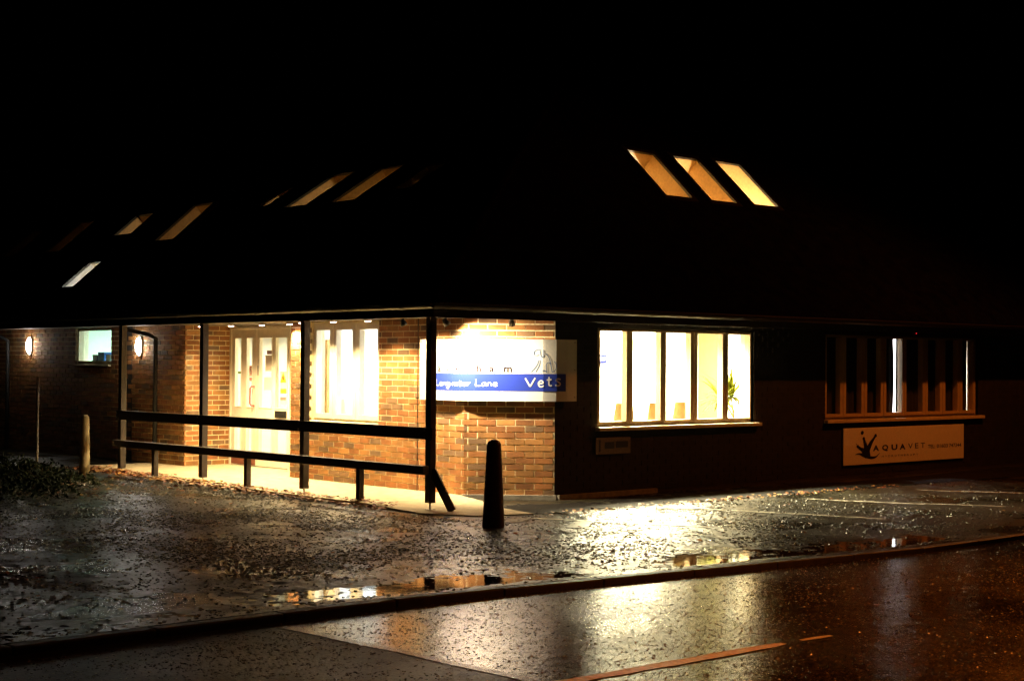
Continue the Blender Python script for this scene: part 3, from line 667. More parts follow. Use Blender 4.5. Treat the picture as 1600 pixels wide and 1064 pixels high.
# pot plant
def blade(b, p0, d, L, w, droop, col):
    d = Vector(d).normalized(); side = d.cross(Vector((0, 0, 1))).normalized(); prev = None; n = 6; p = Vector(p0); dd = d.copy()
    for i in range(n + 1):
        t = i / n; ww = w * (1 - t) ** 0.7 * (0.5 + 0.5 * min(1, t * 4)) + 0.001
        q = (p - side * ww + Vector((0, 0, 0.006 * (1 - t))), p, p + side * ww + Vector((0, 0, 0.006 * (1 - t))))
        if prev: b.cc = col; b.quad(prev[0], q[0], q[1], prev[1]); b.quad(prev[1], q[1], q[2], prev[2])
        prev = q; dd = (dd + Vector((0, 0, -droop / n))).normalized(); p = p + dd * (L / n)
pp = (4.88, 0.72)
t = empty('pot_plant', (pp[0], pp[1], 0.0), label='spiky leaved pot plant behind the right hand panes of the window', cat='pot plant')
b = MB(); b.lathe((pp[0], pp[1], 0), [(0.0, 0.0), (0.11, 0.0), (0.15, 0.30), (0.165, 0.30), (0.165, 0.34), (0.145, 0.34), (0.14, 0.31), (0.0, 0.31)], 20); b.build('pot', M_POT, t, smooth=False)
b = MB(); b.tube([(pp[0], pp[1], 0.3), (pp[0] + 0.02, pp[1], 0.8), (pp[0] - 0.02, pp[1] + 0.02, 1.12)], [0.02, 0.017, 0.014], 8); b.tube([(pp[0] + 0.01, pp[1], 0.62), (pp[0] - 0.2, pp[1] - 0.03, 0.9), (pp[0] - 0.30, pp[1] - 0.03, 1.08)], [0.014, 0.012, 0.011], 8); b.build('stem', M_STEM, t, smooth=True)
b = MB(); rnd = random.Random(3)
for (cx, cy_, cz, n) in ((pp[0] - 0.02, pp[1] + 0.02, 1.12, 34), (pp[0] - 0.30, pp[1] - 0.03, 1.08, 26)):
    for i in range(n):
        a = 2.4 * i; el = radians(-35 + 120 * i / n); v = rnd.uniform(0.7, 1.3)
        blade(b, (cx, cy_, cz), (cos(a) * cos(el), sin(a) * cos(el), sin(el) + 0.25), rnd.uniform(0.34, 0.56), 0.032, rnd.uniform(0.5, 1.1), (0.075 * v, 0.080 * v, 0.002 * v, 1))
b.build('foliage', M_PLANT, t)
# leaflet displays on the inner ledges
def leaflet(x, y, z, w, h, rz, m, label, tilt=0.2, accent=None):
    t = empty('leaflet_stand', (x, y, z), label=label, cat='leaflet')
    c, s = cos(rz), sin(rz)
    f = lambda u, d, zz: (x + c * u - s * (d + tilt * (zz - z)), y + s * u + c * (d + tilt * (zz - z)), zz)
    b = MB(); b.fbox(f, -w / 2, w / 2, 0, 0.006, z, z + h); b.build('sheet', m, t)
    b = MB(); b.fbox(f, -w / 2, w / 2, 0.0, 0.10, z - 0.004, z); b.build('foot', m, t)
    if accent:
        b = MB(); b.fbox(f, -w * 0.42, w * 0.42, -0.003, 0.0, z + h * 0.55, z + h * 0.9); b.build('print', accent, t)
b = MB(); b.box(0.76, 5.9, 0.23, 0.42, 0.80, 0.83); b.build('window_ledge', M_WHITE, BLD)
b = MB(); b.box(0.16, 0.42, 2.45, 4.0, 0.80, 0.83); b.build('window_ledge', M_WHITE, BLD)
leaflet(4.66, 0.36, 0.834, 0.16, 0.24, 0.2, M_WPRINT, 'white and blue leaflet stand at the right end of the five pane window', accent=M_LBLUE)
leaflet(3.60, 0.34, 0.834, 0.07, 0.19, 0.7, M_WPRINT, 'small white leaflet standing on the ledge below the yellow wall')
leaflet(0.34, 3.70, 0.834, 0.18, 0.24, radians(90 + 20), M_PAPER, 'pinkish leaflet standing in the left pane of the three pane window', accent=mat('grey print', (0.45, 0.40, 0.42), 0.7))
leaflet(0.34, 3.86, 0.834, 0.08, 0.10, radians(90 - 20), M_YELP, 'small yellow leaflet in the left pane of the three pane window')
leaflet(0.36, 3.20, 0.834, 0.12, 0.22, radians(90 + 50), M_WPRINT, 'white folded leaflet in the middle pane of the three pane window', accent=M_GREEN)
leaflet(0.36, 2.72, 0.834, 0.10, 0.14, radians(90 + 35), M_WPRINT, 'white leaflet in the right pane of the three pane window', accent=M_RED)
for i, (y, w, h, m) in enumerate(((10.42, 0.16, 0.12, M_GREY), (10.2, 0.22, 0.16, M_LBLUE), (9.95, 0.16, 0.12, M_SIGN), (9.72, 0.12, 0.17, M_CYAN), (9.60, 0.10, 0.16, M_GREEN))):
    lab = ('grey box', 'blue box', 'white box', 'pale blue carton', 'green carton')[i]
    b = MB(); b.box(0.19, 0.33, y - w / 2, y + w / 2, 1.535, 1.535 + h); b.box(0.188, 0.332, y - w / 2 - 0.002, y + w / 2 + 0.002, 1.535 + h - 0.03, 1.535 + h + 0.003)
    b.build('box', m, label=lab + ' standing on the sill of the small high window', cat='box')
b = MB(); b.box(0.16, 0.40, 9.5, 10.74, 1.50, 1.53); b.build('window_ledge', M_WHITE, BLD)
# blue notice hung in the first pane of the right window
nb = empty('blue_notice', (3.8, 2.28, 1.57), label='blue notice with white letters on the back wall, seen through the first pane', cat='notice')
b = MB(); b.box(3.60, 3.945, 2.27, 2.28, 1.575, 1.70); b.build('board', mat('pale blue board', (0.004, 0.006, 0.035), 0.9, spec=0.0), nb)
# curtains in the second window
def curtain(x0, x1, label, e0=None, e1=None):
    b = MB(); n = max(6, int((x1 - x0) / 0.03)); nz = 14; P = []
    for j in range(nz + 1):
        z = 0.80 + 1.25 * j / nz; a = x0 + (e0(j / nz) if e0 else 0); c = x1 + (e1(j / nz) if e1 else 0)
        P.append([(a + (c - a) * i / n, 0.135 + 0.012 * sin((a + (c - a) * i / n) * 42), z) for i in range(n + 1)])
    for j in range(nz):
        for i in range(n): b.quad(P[j][i], P[j][i + 1], P[j + 1][i + 1], P[j + 1][i])
    b.build('curtain', M_CURT, label=label, cat='curtain', group='dark curtains in the wide right window', smooth=True)
curtain(5.98, 7.885, 'dark drawn curtain left of the wide bright gap in the right window', e1=lambda t: 0.018 * sin(t * pi) - 0.03)
curtain(7.935, 9.885, 'dark drawn curtain between the two bright gaps in the right window', e0=lambda t: 0.015 * t, e1=lambda t: 0.022 - 0.03 * sin(t * pi) ** 0.7 * (1.2 - t))
curtain(9.915, 10.14, 'narrow dark curtain at the far right end of the right window')

# ------------------------------------------------------------------ lettering tools
def catmull(p, n=6):
    out = []
    for i in range(len(p) - 1):
        a = p[max(i - 1, 0)]; b_ = p[i]; c = p[i + 1]; d = p[min(i + 2, len(p) - 1)]
        for k in range(n):
            t = k / n
            out.append(tuple(0.5 * ((2 * b_[j]) + (-a[j] + c[j]) * t + (2 * a[j] - 5 * b_[j] + 4 * c[j] - d[j]) * t * t + (-a[j] + 3 * b_[j] - 3 * c[j] + d[j]) * t ** 3) for j in (0, 1)))
    out.append(p[-1]); return out
def ribbon(b, pts, w, place, smooth=True, w1=None):
    p = catmull(pts) if smooth and len(pts) > 2 else list(pts)
    if len(p) == 2: p = [(p[0][0] + (p[1][0] - p[0][0]) * i / 6, p[0][1] + (p[1][1] - p[0][1]) * i / 6) for i in range(7)]
    prev = None; N = len(p)
    for i in range(N):
        a = p[max(0, i - 1)]; c = p[min(N - 1, i + 1)]; dx, dy = c[0] - a[0], c[1] - a[1]; L = math.hypot(dx, dy) or 1
        ww = w if w1 is None else w + (w1 - w) * i / (N - 1)
        ox, oy = -dy / L * ww / 2, dx / L * ww / 2
        q = (place(p[i][0] - ox, p[i][1] - oy), place(p[i][0] + ox, p[i][1] + oy))
        if prev: b.quad(prev[0], q[0], q[1], prev[1])
        prev = q
LET = {
 'L': ([[(.02, 1), (0, .5), (.0, .1), (.06, .03), (.25, .03), (.45, .08)]], .5),
 'o': ([[(.2 + .18 * cos(t * pi / 6 + 1), .27 + .27 * sin(t * pi / 6 + 1)) for t in range(13)]], .46),
 'n': ([[(0, .52), (.03, 0)], [(.03, .3), (.15, .5), (.28, .48), (.33, .3), (.35, 0)]], .46),
 'g': ([[(.34, .46), (.18, .54), (.03, .3), (.1, .05), (.25, .08), (.34, .3)], [(.35, .52), (.37, -.1), (.3, -.36), (.12, -.38), (.02, -.26)]], .48),
 'w': ([[(0, .5), (.09, .03), (.21, .38)], [(.21, .38), (.33, .03), (.45, .52)]], .53),
 'a': ([[(.34, .45), (.2, .54), (.03, .3), (.08, .04), (.22, .08), (.34, .4)], [(.34, .52), (.35, .12), (.43, .02)]], .48),
 't': ([[(.14, .85), (.14, .15), (.22, .02), (.32, .06)], [(0, .55), (.3, .6)]], .37),
 'e': ([[(.05, .27), (.3, .33), (.3, .48), (.17, .55), (.04, .35), (.08, .08), (.22, .0), (.37, .1)]], .44),
 'r': ([[(0, .52), (.03, 0)], [(.03, .28), (.12, .46), (.28, .5)]], .34),
 'V': ([[(0, 1), (.26, .0)], [(.26, .0), (.52, 1.02)]], .6),
 's': ([[(.32, .5), (.15, .55), (.05, .42), (.28, .2), (.26, .05), (.1, 0), (0, .08)]], .42),
}
def hand(b, word, s0, s1, z0, cap, w, place):
    tot = sum(LET[c][1] for c in word[:-1]) + 0.42; k = (s1 - s0) / tot; s = s0
    for ch in word:
        for st in LET[ch][0]: ribbon(b, [(s + x * k, z0 + y * cap) for x, y in st], w, place, smooth=len(st) > 3)
        s += LET[ch][1] * k
def text_to(b, body, x0, x1, z0, h, place, bold=0.0):
    c = bpy.data.curves.new('lettering_tmp', 'FONT'); c.body = body; c.offset = bold; c.resolution_u = 3
    o = bpy.data.objects.new('lettering_tmp', c); COL.objects.link(o)
    bpy.context.view_layer.update()
    me = o.evaluated_get(bpy.context.evaluated_depsgraph_get()).to_mesh()
    vs_ = [v.co.copy() for v in me.vertices]; fs = [tuple(p.vertices) for p in me.polygons]
    mx0, mx1 = min(v.x for v in vs_), max(v.x for v in vs_); my0 = min(v.y for v in vs_); my1 = max(v.y for v in vs_)
    n = len(b.v)
    if h is None: zs = 1
    for v in vs_: b.v.append(place(x0 + (v.x - mx0) / (mx1 - mx0) * (x1 - x0), z0 + (v.y - my0) / (my1 - my0) * h))
    for f in fs: b.f.append(tuple(n + i for i in f)); b.c.append(b.cc); b.mi.append(b.m)
    o.evaluated_get(bpy.context.evaluated_depsgraph_get()).to_mesh_clear()
    bpy.data.objects.remove(o); bpy.data.curves.remove(c)
b = MB(); text_to(b, 'ES', 3.80, 3.915, 1.612, 0.05, lambda x, z: (x, 2.268, z)); b.build('lettering', M_WPRINT, nb)

# ------------------------------------------------------------------ main sign wrapped round the corner
F1 = (-0.03, 0.748); F2 = (0.748, -0.03); L1 = 0.762; L2 = 1.0997; LT = 2.157
def wrap_raw(s):
    if s <= L1: return Vector((-0.03, 1.51 - s))
    if s <= L1 + L2: return Vector((F1[0] + (s - L1) * Q, F1[1] - (s - L1) * Q))
    return Vector((F2[0] + s - L1 - L2, -0.03))
def wrap(s, d=0.0, r=0.15):
    a, c = wrap_raw(s - r), wrap_raw(s + r); m_ = (a + c + wrap_raw(s) * 2) / 4
    t = (c - a).normalized(); nrm = Vector((t.y, -t.x))
    if nrm.x + nrm.y > 0: nrm = -nrm
    return m_ + nrm * (d + 0.045)
pl = lambda d: (lambda s, z: (*wrap(s, d), z))
sg = empty('wall_sign', (0.0, 0.4, 1.13), label='white and blue sign wrapped round the brick corner under the eaves', cat='sign')
b = MB(); ss = frange(0.0, LT, 0.03)
for a, c in zip(ss[:-1], ss[1:]):
    A = [wrap(a, 0), wrap(c, 0), wrap(c, -0.012), wrap(a, -0.012)]
    b.hexa([(*p, 1.117) for p in A] + [(*p, 1.846) for p in A])
b.build('board', M_SIGN, sg)
b = MB(); ss = frange(0.16, 1.982, 0.03)
for a, c in zip(ss[:-1], ss[1:]): b.quad(pl(0.002)(a, 1.236), pl(0.002)(c, 1.236), pl(0.002)(c, 1.441), pl(0.002)(a, 1.441))
b.build('blue_band', M_BLUE, sg)
b = MB()
hand(b, 'Longwater', 0.322, 0.872, 1.292, 0.075, 0.011, pl(0.004)); hand(b, 'Lane', 0.915, 1.177, 1.292, 0.080, 0.011, pl(0.004))
for ch, s0, s1, z0, h in (('V', 1.499, 1.616, 1.290, 0.100), ('e', 1.649, 1.718, 1.289, 0.128), ('t', 1.750, 1.808, 1.30, 0.125), ('s', 1.846, 1.912, 1.301, 0.150)):
    k = (s1 - s0) / max(x for st in LET[ch][0] for x, _ in st)
    for st in LET[ch][0]: ribbon(b, [(s0 + x * k, z0 + y * h) for x, y in st], 0.017, pl(0.004), smooth=len(st) > 3)
b.build('hand_lettering', M_WPRINT, sg)
b = MB()
for ch, s0, s1, h in (('t', 0.235, 0.262, 0.075), ('a', 0.346, 0.405, 0.062), ('v', 0.501, 0.557, 0.060), ('e', 0.657, 0.720, 0.062), ('r', 0.812, 0.839, 0.060), ('h', 0.924, 0.978, 0.088), ('a', 1.074, 1.129, 0.062), ('m', 1.245, 1.341, 0.062)):
    text_to(b, ch, s0, s1, 1.457, h, pl(0.002), bold=0.022)
b.build('thin_lettering', M_GREY, sg)
b = MB()
for st in ([(1.68, 1.723), (1.646, 1.725), (1.616, 1.712), (1.601, 1.688), (1.606, 1.663), (1.63, 1.655), (1.657, 1.664)],
           [(1.676, 1.715), (1.678, 1.672), (1.689, 1.643), (1.702, 1.636), (1.71, 1.651), (1.712, 1.694), (1.71, 1.724)],
           [(1.726, 1.68), (1.753, 1.664), (1.776, 1.63), (1.787, 1.593), (1.794, 1.556), (1.802, 1.514), (1.809, 1.466)],
           [(1.701, 1.47), (1.711, 1.481), (1.727, 1.479), (1.746, 1.462), (1.75, 1.471), (1.745, 1.524), (1.749, 1.556), (1.764, 1.572), (1.781, 1.572), (1.794, 1.556)],
           [(1.673, 1.598), (1.67, 1.566), (1.658, 1.528), (1.637, 1.491), (1.622, 1.464)],
           [(1.654, 1.598), (1.642, 1.555), (1.615, 1.512), (1.584, 1.478), (1.568, 1.461)],
           [(1.833, 1.588), (1.849, 1.569), (1.858, 1.54), (1.856, 1.509), (1.841, 1.48), (1.823, 1.466), (1.809, 1.466)]):
    ribbon(b, st, 0.0075, pl(0.002))
b.build('dog_emblem', M_LBLUE, sg)
for z in (1.813, 1.488, 1.166):
    for s in (2.124, 0.03):
        b = MB(); p = wrap(s, 0.0); b.lathe((0, 0, 0), [(0.009, 0.0), (0.009, 0.003), (0.0, 0.005)], 10)
        dirn = Vector((0, -1, 0)) if s > 1 else Vector((-1, 0, 0))
        R = Vector((0, 0, 1)).rotation_difference(dirn).to_matrix()
        b.v = [tuple(R @ Vector(v) + Vector((p.x, p.y, z))) for v in b.v]; b.build('screw', M_STEEL, sg)
# hydrotherapy sign
aq = empty('wall_sign', (8.0, -0.02, 0.14), label='pale sign with splash logo and phone number under the wide right window', cat='sign')
b = MB(); b.box(6.412, 9.54, -0.028, -0.006, 0.141, 0.668); b.build('board', M_AQUA, aq, bevel=0.003)
apl = lambda x, z: (x, -0.0305, z)
b = MB()
for ch, x0, x1 in (('A', 7.126, 7.274), ('Q', 7.355, 7.506), ('U', 7.588, 7.741), ('A', 7.80, 7.95)): 
    b = MB(); text_to(b, ch, x0, x1, 0.316 if ch == 'Q' else 0.326, 0.094 if ch == 'Q' else 0.084, apl, bold=0.035); b.build('bold_letter', M_BLACK, aq)
for ch, x0, x1 in (('V', 8.02, 8.14), ('E', 8.20, 8.29), ('T', 8.35, 8.465)): 
    b = MB(); text_to(b, ch, x0, x1, 0.334, 0.078, apl, bold=0.005); b.build('letter', M_BLACK, aq)
for wd, x0, x1 in (('TEL:', 8.545, 8.735), ('01603', 8.785, 9.085), ('747344', 9.125, 9.46)):
    b = MB(); text_to(b, wd, x0, x1, 0.322, 0.056, apl, bold=0.012); b.build('phone_number', M_BLACK, aq)
b = MB(); xx = 7.35
for ch in 'HYDROTHERAPY': text_to(b, ch, xx, xx + 0.045, 0.229, 0.027, apl); xx += 0.0805
b.build('small_lettering', M_BLACK, aq, kind='stuff')
b = MB()
for st, w, w1 in (([(6.85, 0.30), (6.95, 0.27), (7.08, 0.235), (7.2, 0.245), (7.295, 0.295)], 0.075, 0.004), ([(6.96, 0.26), (6.965, 0.33), (6.94, 0.41), (6.915, 0.47), (6.898, 0.52)], 0.13, 0.030),
                  ([(7.0, 0.26), (7.0, 0.35), (7.06, 0.43), (7.12, 0.49), (7.18, 0.545)], 0.12, 0.028), ([(6.98, 0.27), (6.90, 0.34), (6.83, 0.365), (6.755, 0.405)], 0.10, 0.026), ([(6.69, 0.288), (6.78, 0.30), (6.87, 0.28), (6.96, 0.25)], 0.006, 0.05)):
    ribbon(b, st, w, apl, w1=w1)
for cx, cz, r in ((6.859, 0.600, 0.036), (6.897, 0.515, 0.030), (7.185, 0.550, 0.032), (6.752, 0.407, 0.028), (6.72, 0.44, 0.010)):
    b.quad(*[apl(cx + r * cos(k * pi / 8), cz + 0.8 * r * sin(k * pi / 8)) for k in range(16)])
b.v = [(v[0], -0.0305 - 0.0001 * (i % 40), v[2]) for i, v in enumerate(b.v)]
b.build('splash_emblem', M_BLACK, aq)
# small plate under the first window: only dark bars can be made out on it
sp = empty('small_plate', (1.73, -0.02, 0.47), label='small tarnished plate with dark bars below the five pane window', cat='sign')
b = MB(); b.box(1.43, 2.032, -0.022, -0.006, 0.468, 0.668); b.build('board', M_DSIGN, sp, bevel=0.002)
b = MB(); q = lambda x0, x1, z0, z1: b.quad((x0, -0.0245, z0), (x1, -0.0245, z0), (x1, -0.0245, z1), (x0, -0.0245, z1))
q(1.475, 1.505, 0.50, 0.645); q(1.58, 1.745, 0.535, 0.615); q(1.77, 1.985, 0.54, 0.62); b.build('dark_bars', M_BLACK, sp)
for x, z in ((1.442, 0.657), (1.442, 0.479)):
    b = MB(); b.box(x - 0.007, x + 0.007, -0.026, -0.022, z - 0.007, z + 0.007); b.build('screw', M_STEEL, sp)
# alarm indicator
b = MB(); b.box(8.215, 8.275, -0.025, -0.004, 2.06, 2.095); b.m = 1; b.lathe((8.245, -0.018, 2.048), [(0.0, 0.0), (0.006, 0.002), (0.008, 0.012)], 10)
b.build('alarm_indicator', [M_GUTTER, M_LED], label='tiny red alarm indicator under the eaves above the wide right window', cat='indicator')

# ------------------------------------------------------------------ lamps on the building
WARMW = (1.0, 0.74, 0.37)
def downlight(x, y, power, label):
    t = empty('downlight', (x, y, 2.06), label=label, cat='downlight', group='small round downlights under the porch eaves')
    b = MB(); b.lathe((x, y, 2.06), [(0.040, 0.005), (0.045, 0.005), (0.045, 0.039), (0.0, 0.039)], 18); b.build('ring', M_STEEL, t)
    b = MB(); b.lathe((x, y, 2.06), [(0.0, 0.0), (0.03, 0.001), (0.0395, 0.006), (0.0395, 0.02)], 18); b.build('lens', M_PUCK, t, smooth=True)
    light('SPOT', 'lamp', (x, y, 2.05), power, WARMW, t, size=0.035, aim=(x - 0.02, y, 0), angle=132, blend=0.6)
names = ('first downlight from the far end of the porch', 'second downlight from the far end of the porch', 'third downlight from the far end of the porch', 'fourth downlight from the far end of the porch, over the door', 'fifth downlight from the far end of the porch', 'sixth downlight from the far end, over the window', 'seventh downlight from the far end, over the window edge')
for (y, x, p), nm in zip(((6.62, -0.08, 60), (5.83, -0.06, 250), (5.03, -0.06, 250), (4.26, -0.12, 210), (3.50, -0.45, 190), (2.75, -0.48, 190), (2.0, -0.50, 185)), names): downlight(x, y, p, nm)
def floodlight(loc, aim, power, angle, lit, label, col=WARMW):
    t = empty('floodlight', loc, label=label, cat='floodlight')
    L = Vector(loc); d = (Vector(aim) - L).normalized(); R = Vector((0, 0, -1)).rotation_difference(d).to_matrix()
    b = MB(); b.lathe((0, 0, 0), [(0.0, 0.055), (0.025, 0.05), (0.032, 0.02), (0.045, -0.03), (0.040, -0.03), (0.0, -0.022)], 16)
    b.v = [tuple(R @ Vector(v) + L) for v in b.v]; b.build('housing', M_STEEL if not lit else M_GUTTER, t, smooth=True)
    b = MB(); b.tube([L, (L.x, L.y, 2.10)], 0.008, 8); b.box(L.x - 0.03, L.x + 0.03, L.y - 0.03, L.y + 0.03, 2.09, 2.099); b.build('bracket', M_GUTTER, t)
    if lit:
        b = MB(); b.lathe((0, 0, 0), [(0.0, -0.026), (0.038, -0.026)], 16); b.v = [tuple(R @ Vector(v) + L) for v in b.v]; b.build('lens', M_PUCK, t)
        light('SPOT', 'lamp', tuple(L + d * 0.035), power, col, t, size=0.03, aim=aim, angle=angle, blend=0.7)
floodlight((-0.42, 0.60, 2.03), (0.16, 0.52, 1.35), 480, 122, True, 'dark floodlight under the eaves left above the corner sign, shining on it', (1.0, 0.80, 0.50))
floodlight((0.06, 0.00, 2.03), (0.40, 0.36, 1.3), 7, 100, False, 'small floodlight under the eaves above the dog emblem of the corner sign')
floodlight((-0.45, 1.36, 2.03), (0.0, 1.1, 0.9), 120, 120, True, 'pale floodlight under the eaves between the window and the corner sign')
def bulkhead(y, z, label):
    t = empty('wall_lamp', (0.0, y, z), label=label, cat='wall lamp', group='oval lamps on the far wing')
    b = MB(); N = 20
    for rx, rz_, x in ((0.062, 0.155, -0.002), (0.062, 0.155, -0.03)):
        for k in range(N): b.v.append((x, y + rx * cos(2 * pi * k / N), z + rz_ * sin(2 * pi * k / N)))
    b.f = [(k, (k + 1) % N, N + (k + 1) % N, N + k) for k in range(N)] + [tuple(range(N, 2 * N))]; b.c = [(1, 1, 1, 1)] * len(b.f); b.mi = [0] * len(b.f)
    b.build('base', M_WPRINT, t)
    b = MB(); J = 6
    for j in range(J):
        a = (pi / 2) * j / J
        for k in range(N): b.v.append((-0.031 - 0.06 * sin(a), y + 0.050 * cos(a) * cos(2 * pi * k / N), z + 0.14 * cos(a) * sin(2 * pi * k / N)))
    b.f = [(j * N + k, j * N + (k + 1) % N, (j + 1) * N + (k + 1) % N, (j + 1) * N + k) for j in range(J - 1) for k in range(N)] + [tuple((J - 1) * N + k for k in range(N))]
    b.c = [(1, 1, 1, 1)] * len(b.f); b.mi = [0] * len(b.f); b.build('lens', M_LENS, t, smooth=True)
    light('POINT', 'lamp', (-0.11, y, z), 0.9, (1.0, 0.90, 0.66), t, size=0.03)
bulkhead(8.53, 1.787, 'bright oval wall lamp between the small high window and the porch')
bulkhead(12.40, 1.812, 'bright oval wall lamp at the far left end of the building')

# ------------------------------------------------------------------ knee rail, bollards, pole
kn = empty('knee_rail', (-1.43, 3.1, 0.0), label='low dark timber knee rail on short posts in front of the porch', cat='barrier')
b = MB(); b.box(-1.475, -1.388, -0.30, 6.64, 0.362, 0.458); b.build('rail', M_TIMBER, kn, bevel=0.008)
for y in (5.50, 3.21, 0.88):
    z0 = pave_z(-1.43, y)
    b = MB(); b.box(-1.465, -1.398, y - 0.035, y + 0.035, z0 + 0.012, 0.361); p = b.build('post', M_TIMBER, kn, bevel=0.004)
    b = MB(); b.box(-1.51, -1.35, y - 0.08, y + 0.08, z0 + 0.001, z0 + 0.013)
    for sx in (-0.06, 0.06):
        for sy in (-0.06, 0.06): b.tube([(-1.43 + sx, y + sy, z0 + 0.012), (-1.43 + sx, y + sy, z0 + 0.028)], 0.009, 6)
    b.build('base_plate', M_STEEL, p)
def bollard(x, y, r0, r1, h, m, label):
    z = ground_z(x, y) - 0.01; pr = [(r0, 0), (r0, 0.02)] + [(r0 + (r1 - r0) * t, 0.02 + (h - r1 * 0.9 - 0.02) * t) for t in (0.25, 0.5, 0.75, 1.0)] + [(r1 * cos(a), h - r1 * 0.9 + r1 * 0.9 * sin(a)) for a in (0.3, 0.6, 0.9, 1.2, 1.4, pi / 2)]
    b = MB(); b.lathe((x, y, z), pr, 28); b.build('bollard', m, label=label, cat='bollard', smooth=True)
bollard(-1.756, -1.766, 0.111, 0.072, 0.872, M_BOLLD, 'dark tapered bollard in front of the corner sign')
bollard(-1.785, 6.83, 0.075, 0.058, 0.835, M_BOLL, 'slim pale bollard beyond the far end of the porch')
b = MB(); b.tube([(-2.14, 7.57, -0.05), (-2.14, 7.57, 0.25), (-2.14, 7.57, 1.31)], 0.019, 12); b.tube([(-2.14, 7.57, 0.24), (-2.14, 7.57, 0.26)], 0.023, 12); b.lathe((-2.14, 7.57, 1.31), [(0.019, 0), (0.021, 0.0), (0.018, 0.012), (0.0, 0.016)], 12)
b.build('steel_pole', mat('weathered pole', (0.30, 0.27, 0.24), 0.5, noise_amt=0.3, noise_scale=30), label='thin grey pole standing behind the low shrub', cat='pole', smooth=True)

# ------------------------------------------------------------------ low shrub and fallen leaves
sh = empty('low_shrub', (-3.6, 4.9, -0.03), label='low dark leafy shrub at the left edge beside the thin pole', cat='shrub')
b = MB(); rnd = random.Random(11)
for i in range(9000):
    t = rnd.random(); a = rnd.uniform(0, 2 * pi); rr_ = sqrt(rnd.random())
    cx, cy_, R_, H_ = rnd.choice(((-3.5, 4.9, 0.85, 0.36), (-4.4, 4.0, 1.0, 0.30), (-3.3, 6.0, 0.7, 0.40), (-4.5, 5.6, 1.1, 0.5), (-5.4, 4.6, 1.2, 0.4)))
    x = cx + R_ * rr_ * cos(a); y = cy_ + R_ * rr_ * sin(a); hh = H_ * sqrt(max(0, 1 - rr_ * rr_)) * (0.75 + 0.5 * noise.noise(Vector((x * 4, y * 4, 0))))
    z = -0.03 + hh * (0.25 + 0.75 * rnd.random() ** 0.5) + 0.03; s = rnd.uniform(0.018, 0.038)
    d = Vector((rnd.uniform(-1, 1), rnd.uniform(-1, 1), rnd.uniform(-0.2, 0.9))).normalized(); e = d.orthogonal().normalized(); v = rnd.uniform(0.6, 1.5)
    b.cc = (0.020 * v, 0.028 * v, 0.009 * v, 1); p = Vector((x, y, z))
    b.quad(p - d * s, p + e * s * 0.55, p + d * s * 1.1, p - e * s * 0.55)
b.build('foliage', M_SHRUB, sh)
b = MB()
for i in range(60):
    cx, cy_ = rnd.uniform(-5.4, -3.0), rnd.uniform(3.8, 6.2); b.tube([(cx, cy_, -0.06), (cx + rnd.uniform(-.1, .1), cy_ + rnd.uniform(-.1, .1), 0.12), (cx + rnd.uniform(-.2, .2), cy_ + rnd.uniform(-.2, .2), 0.24)], [0.008, 0.006, 0.003], 5)
b.build('stems', M_STEM, sh, kind='stuff')
b = MB(); rnd = random.Random(5)
def leaf(x, y, z, s, tilt=0.6):
    a = rnd.uniform(0, 2 * pi); d = Vector((cos(a), sin(a), rnd.uniform(-tilt, tilt) * 0.6)); e = Vector((-sin(a), cos(a), rnd.uniform(-tilt, tilt))); v = rnd.uniform(0.5, 1.4)
    h = rnd.random(); b.cc = (0.32 * v, 0.13 * v, 0.03 * v, 1) if h < 0.5 else ((0.22 * v, 0.055 * v, 0.02 * v, 1) if h < 0.8 else (0.38 * v, 0.24 * v, 0.06 * v, 1))
    p = Vector((x, y, z + s * 0.35)); w = 0.55
    pts = [p - d * s, p - d * s * 0.3 + e * s * w, p + d * s * 0.5 + e * s * w * 0.8, p + d * s * 1.1, p + d * s * 0.5 - e * s * w * 0.8, p - d * s * 0.3 - e * s * w]
    pts = [Vector((q.x, q.y, max(q.z, z + 0.002))) for q in pts]
    b.quad(pts[0], pts[1], pts[2], pts[3]); b.quad(pts[0], pts[3], pts[4], pts[5])
for i in range(2600):
    y = rnd.uniform(0.2, 7.9) if i % 4 else rnd.uniform(2.5, 7.9); ed = -1.52 if y < 3 else -1.5 + 0.02 * (y - 3) ** 1.5
    x = ed + rnd.gauss(-0.03, 0.09); z = (pave_z(x, y) if x > ed else ground_z(x, y)) + abs(rnd.gauss(0, 0.012)); leaf(x, y, z, rnd.uniform(0.014, 0.036))
for i in range(500): x = rnd.uniform(-0.5, 6); y = rnd.gauss(-1.2, 0.09); leaf(x, y, -0.05, rnd.uniform(0.015, 0.03))
for i in range(420):
    x, y = rnd.uniform(-4, -1.6), rnd.uniform(3.5, 8); leaf(x, y, ground_z(x, y), rnd.uniform(0.014, 0.032))
for i in range(420):
    x, y = rnd.uniform(-8, 4), rnd.uniform(-4.3, 3.5)
    if x > -1.6 and y > -1.3: continue
    leaf(x, y, ground_z(x, y), rnd.uniform(0.012, 0.028))
b.build('fallen_leaves', M_LEAF, kind='stuff')

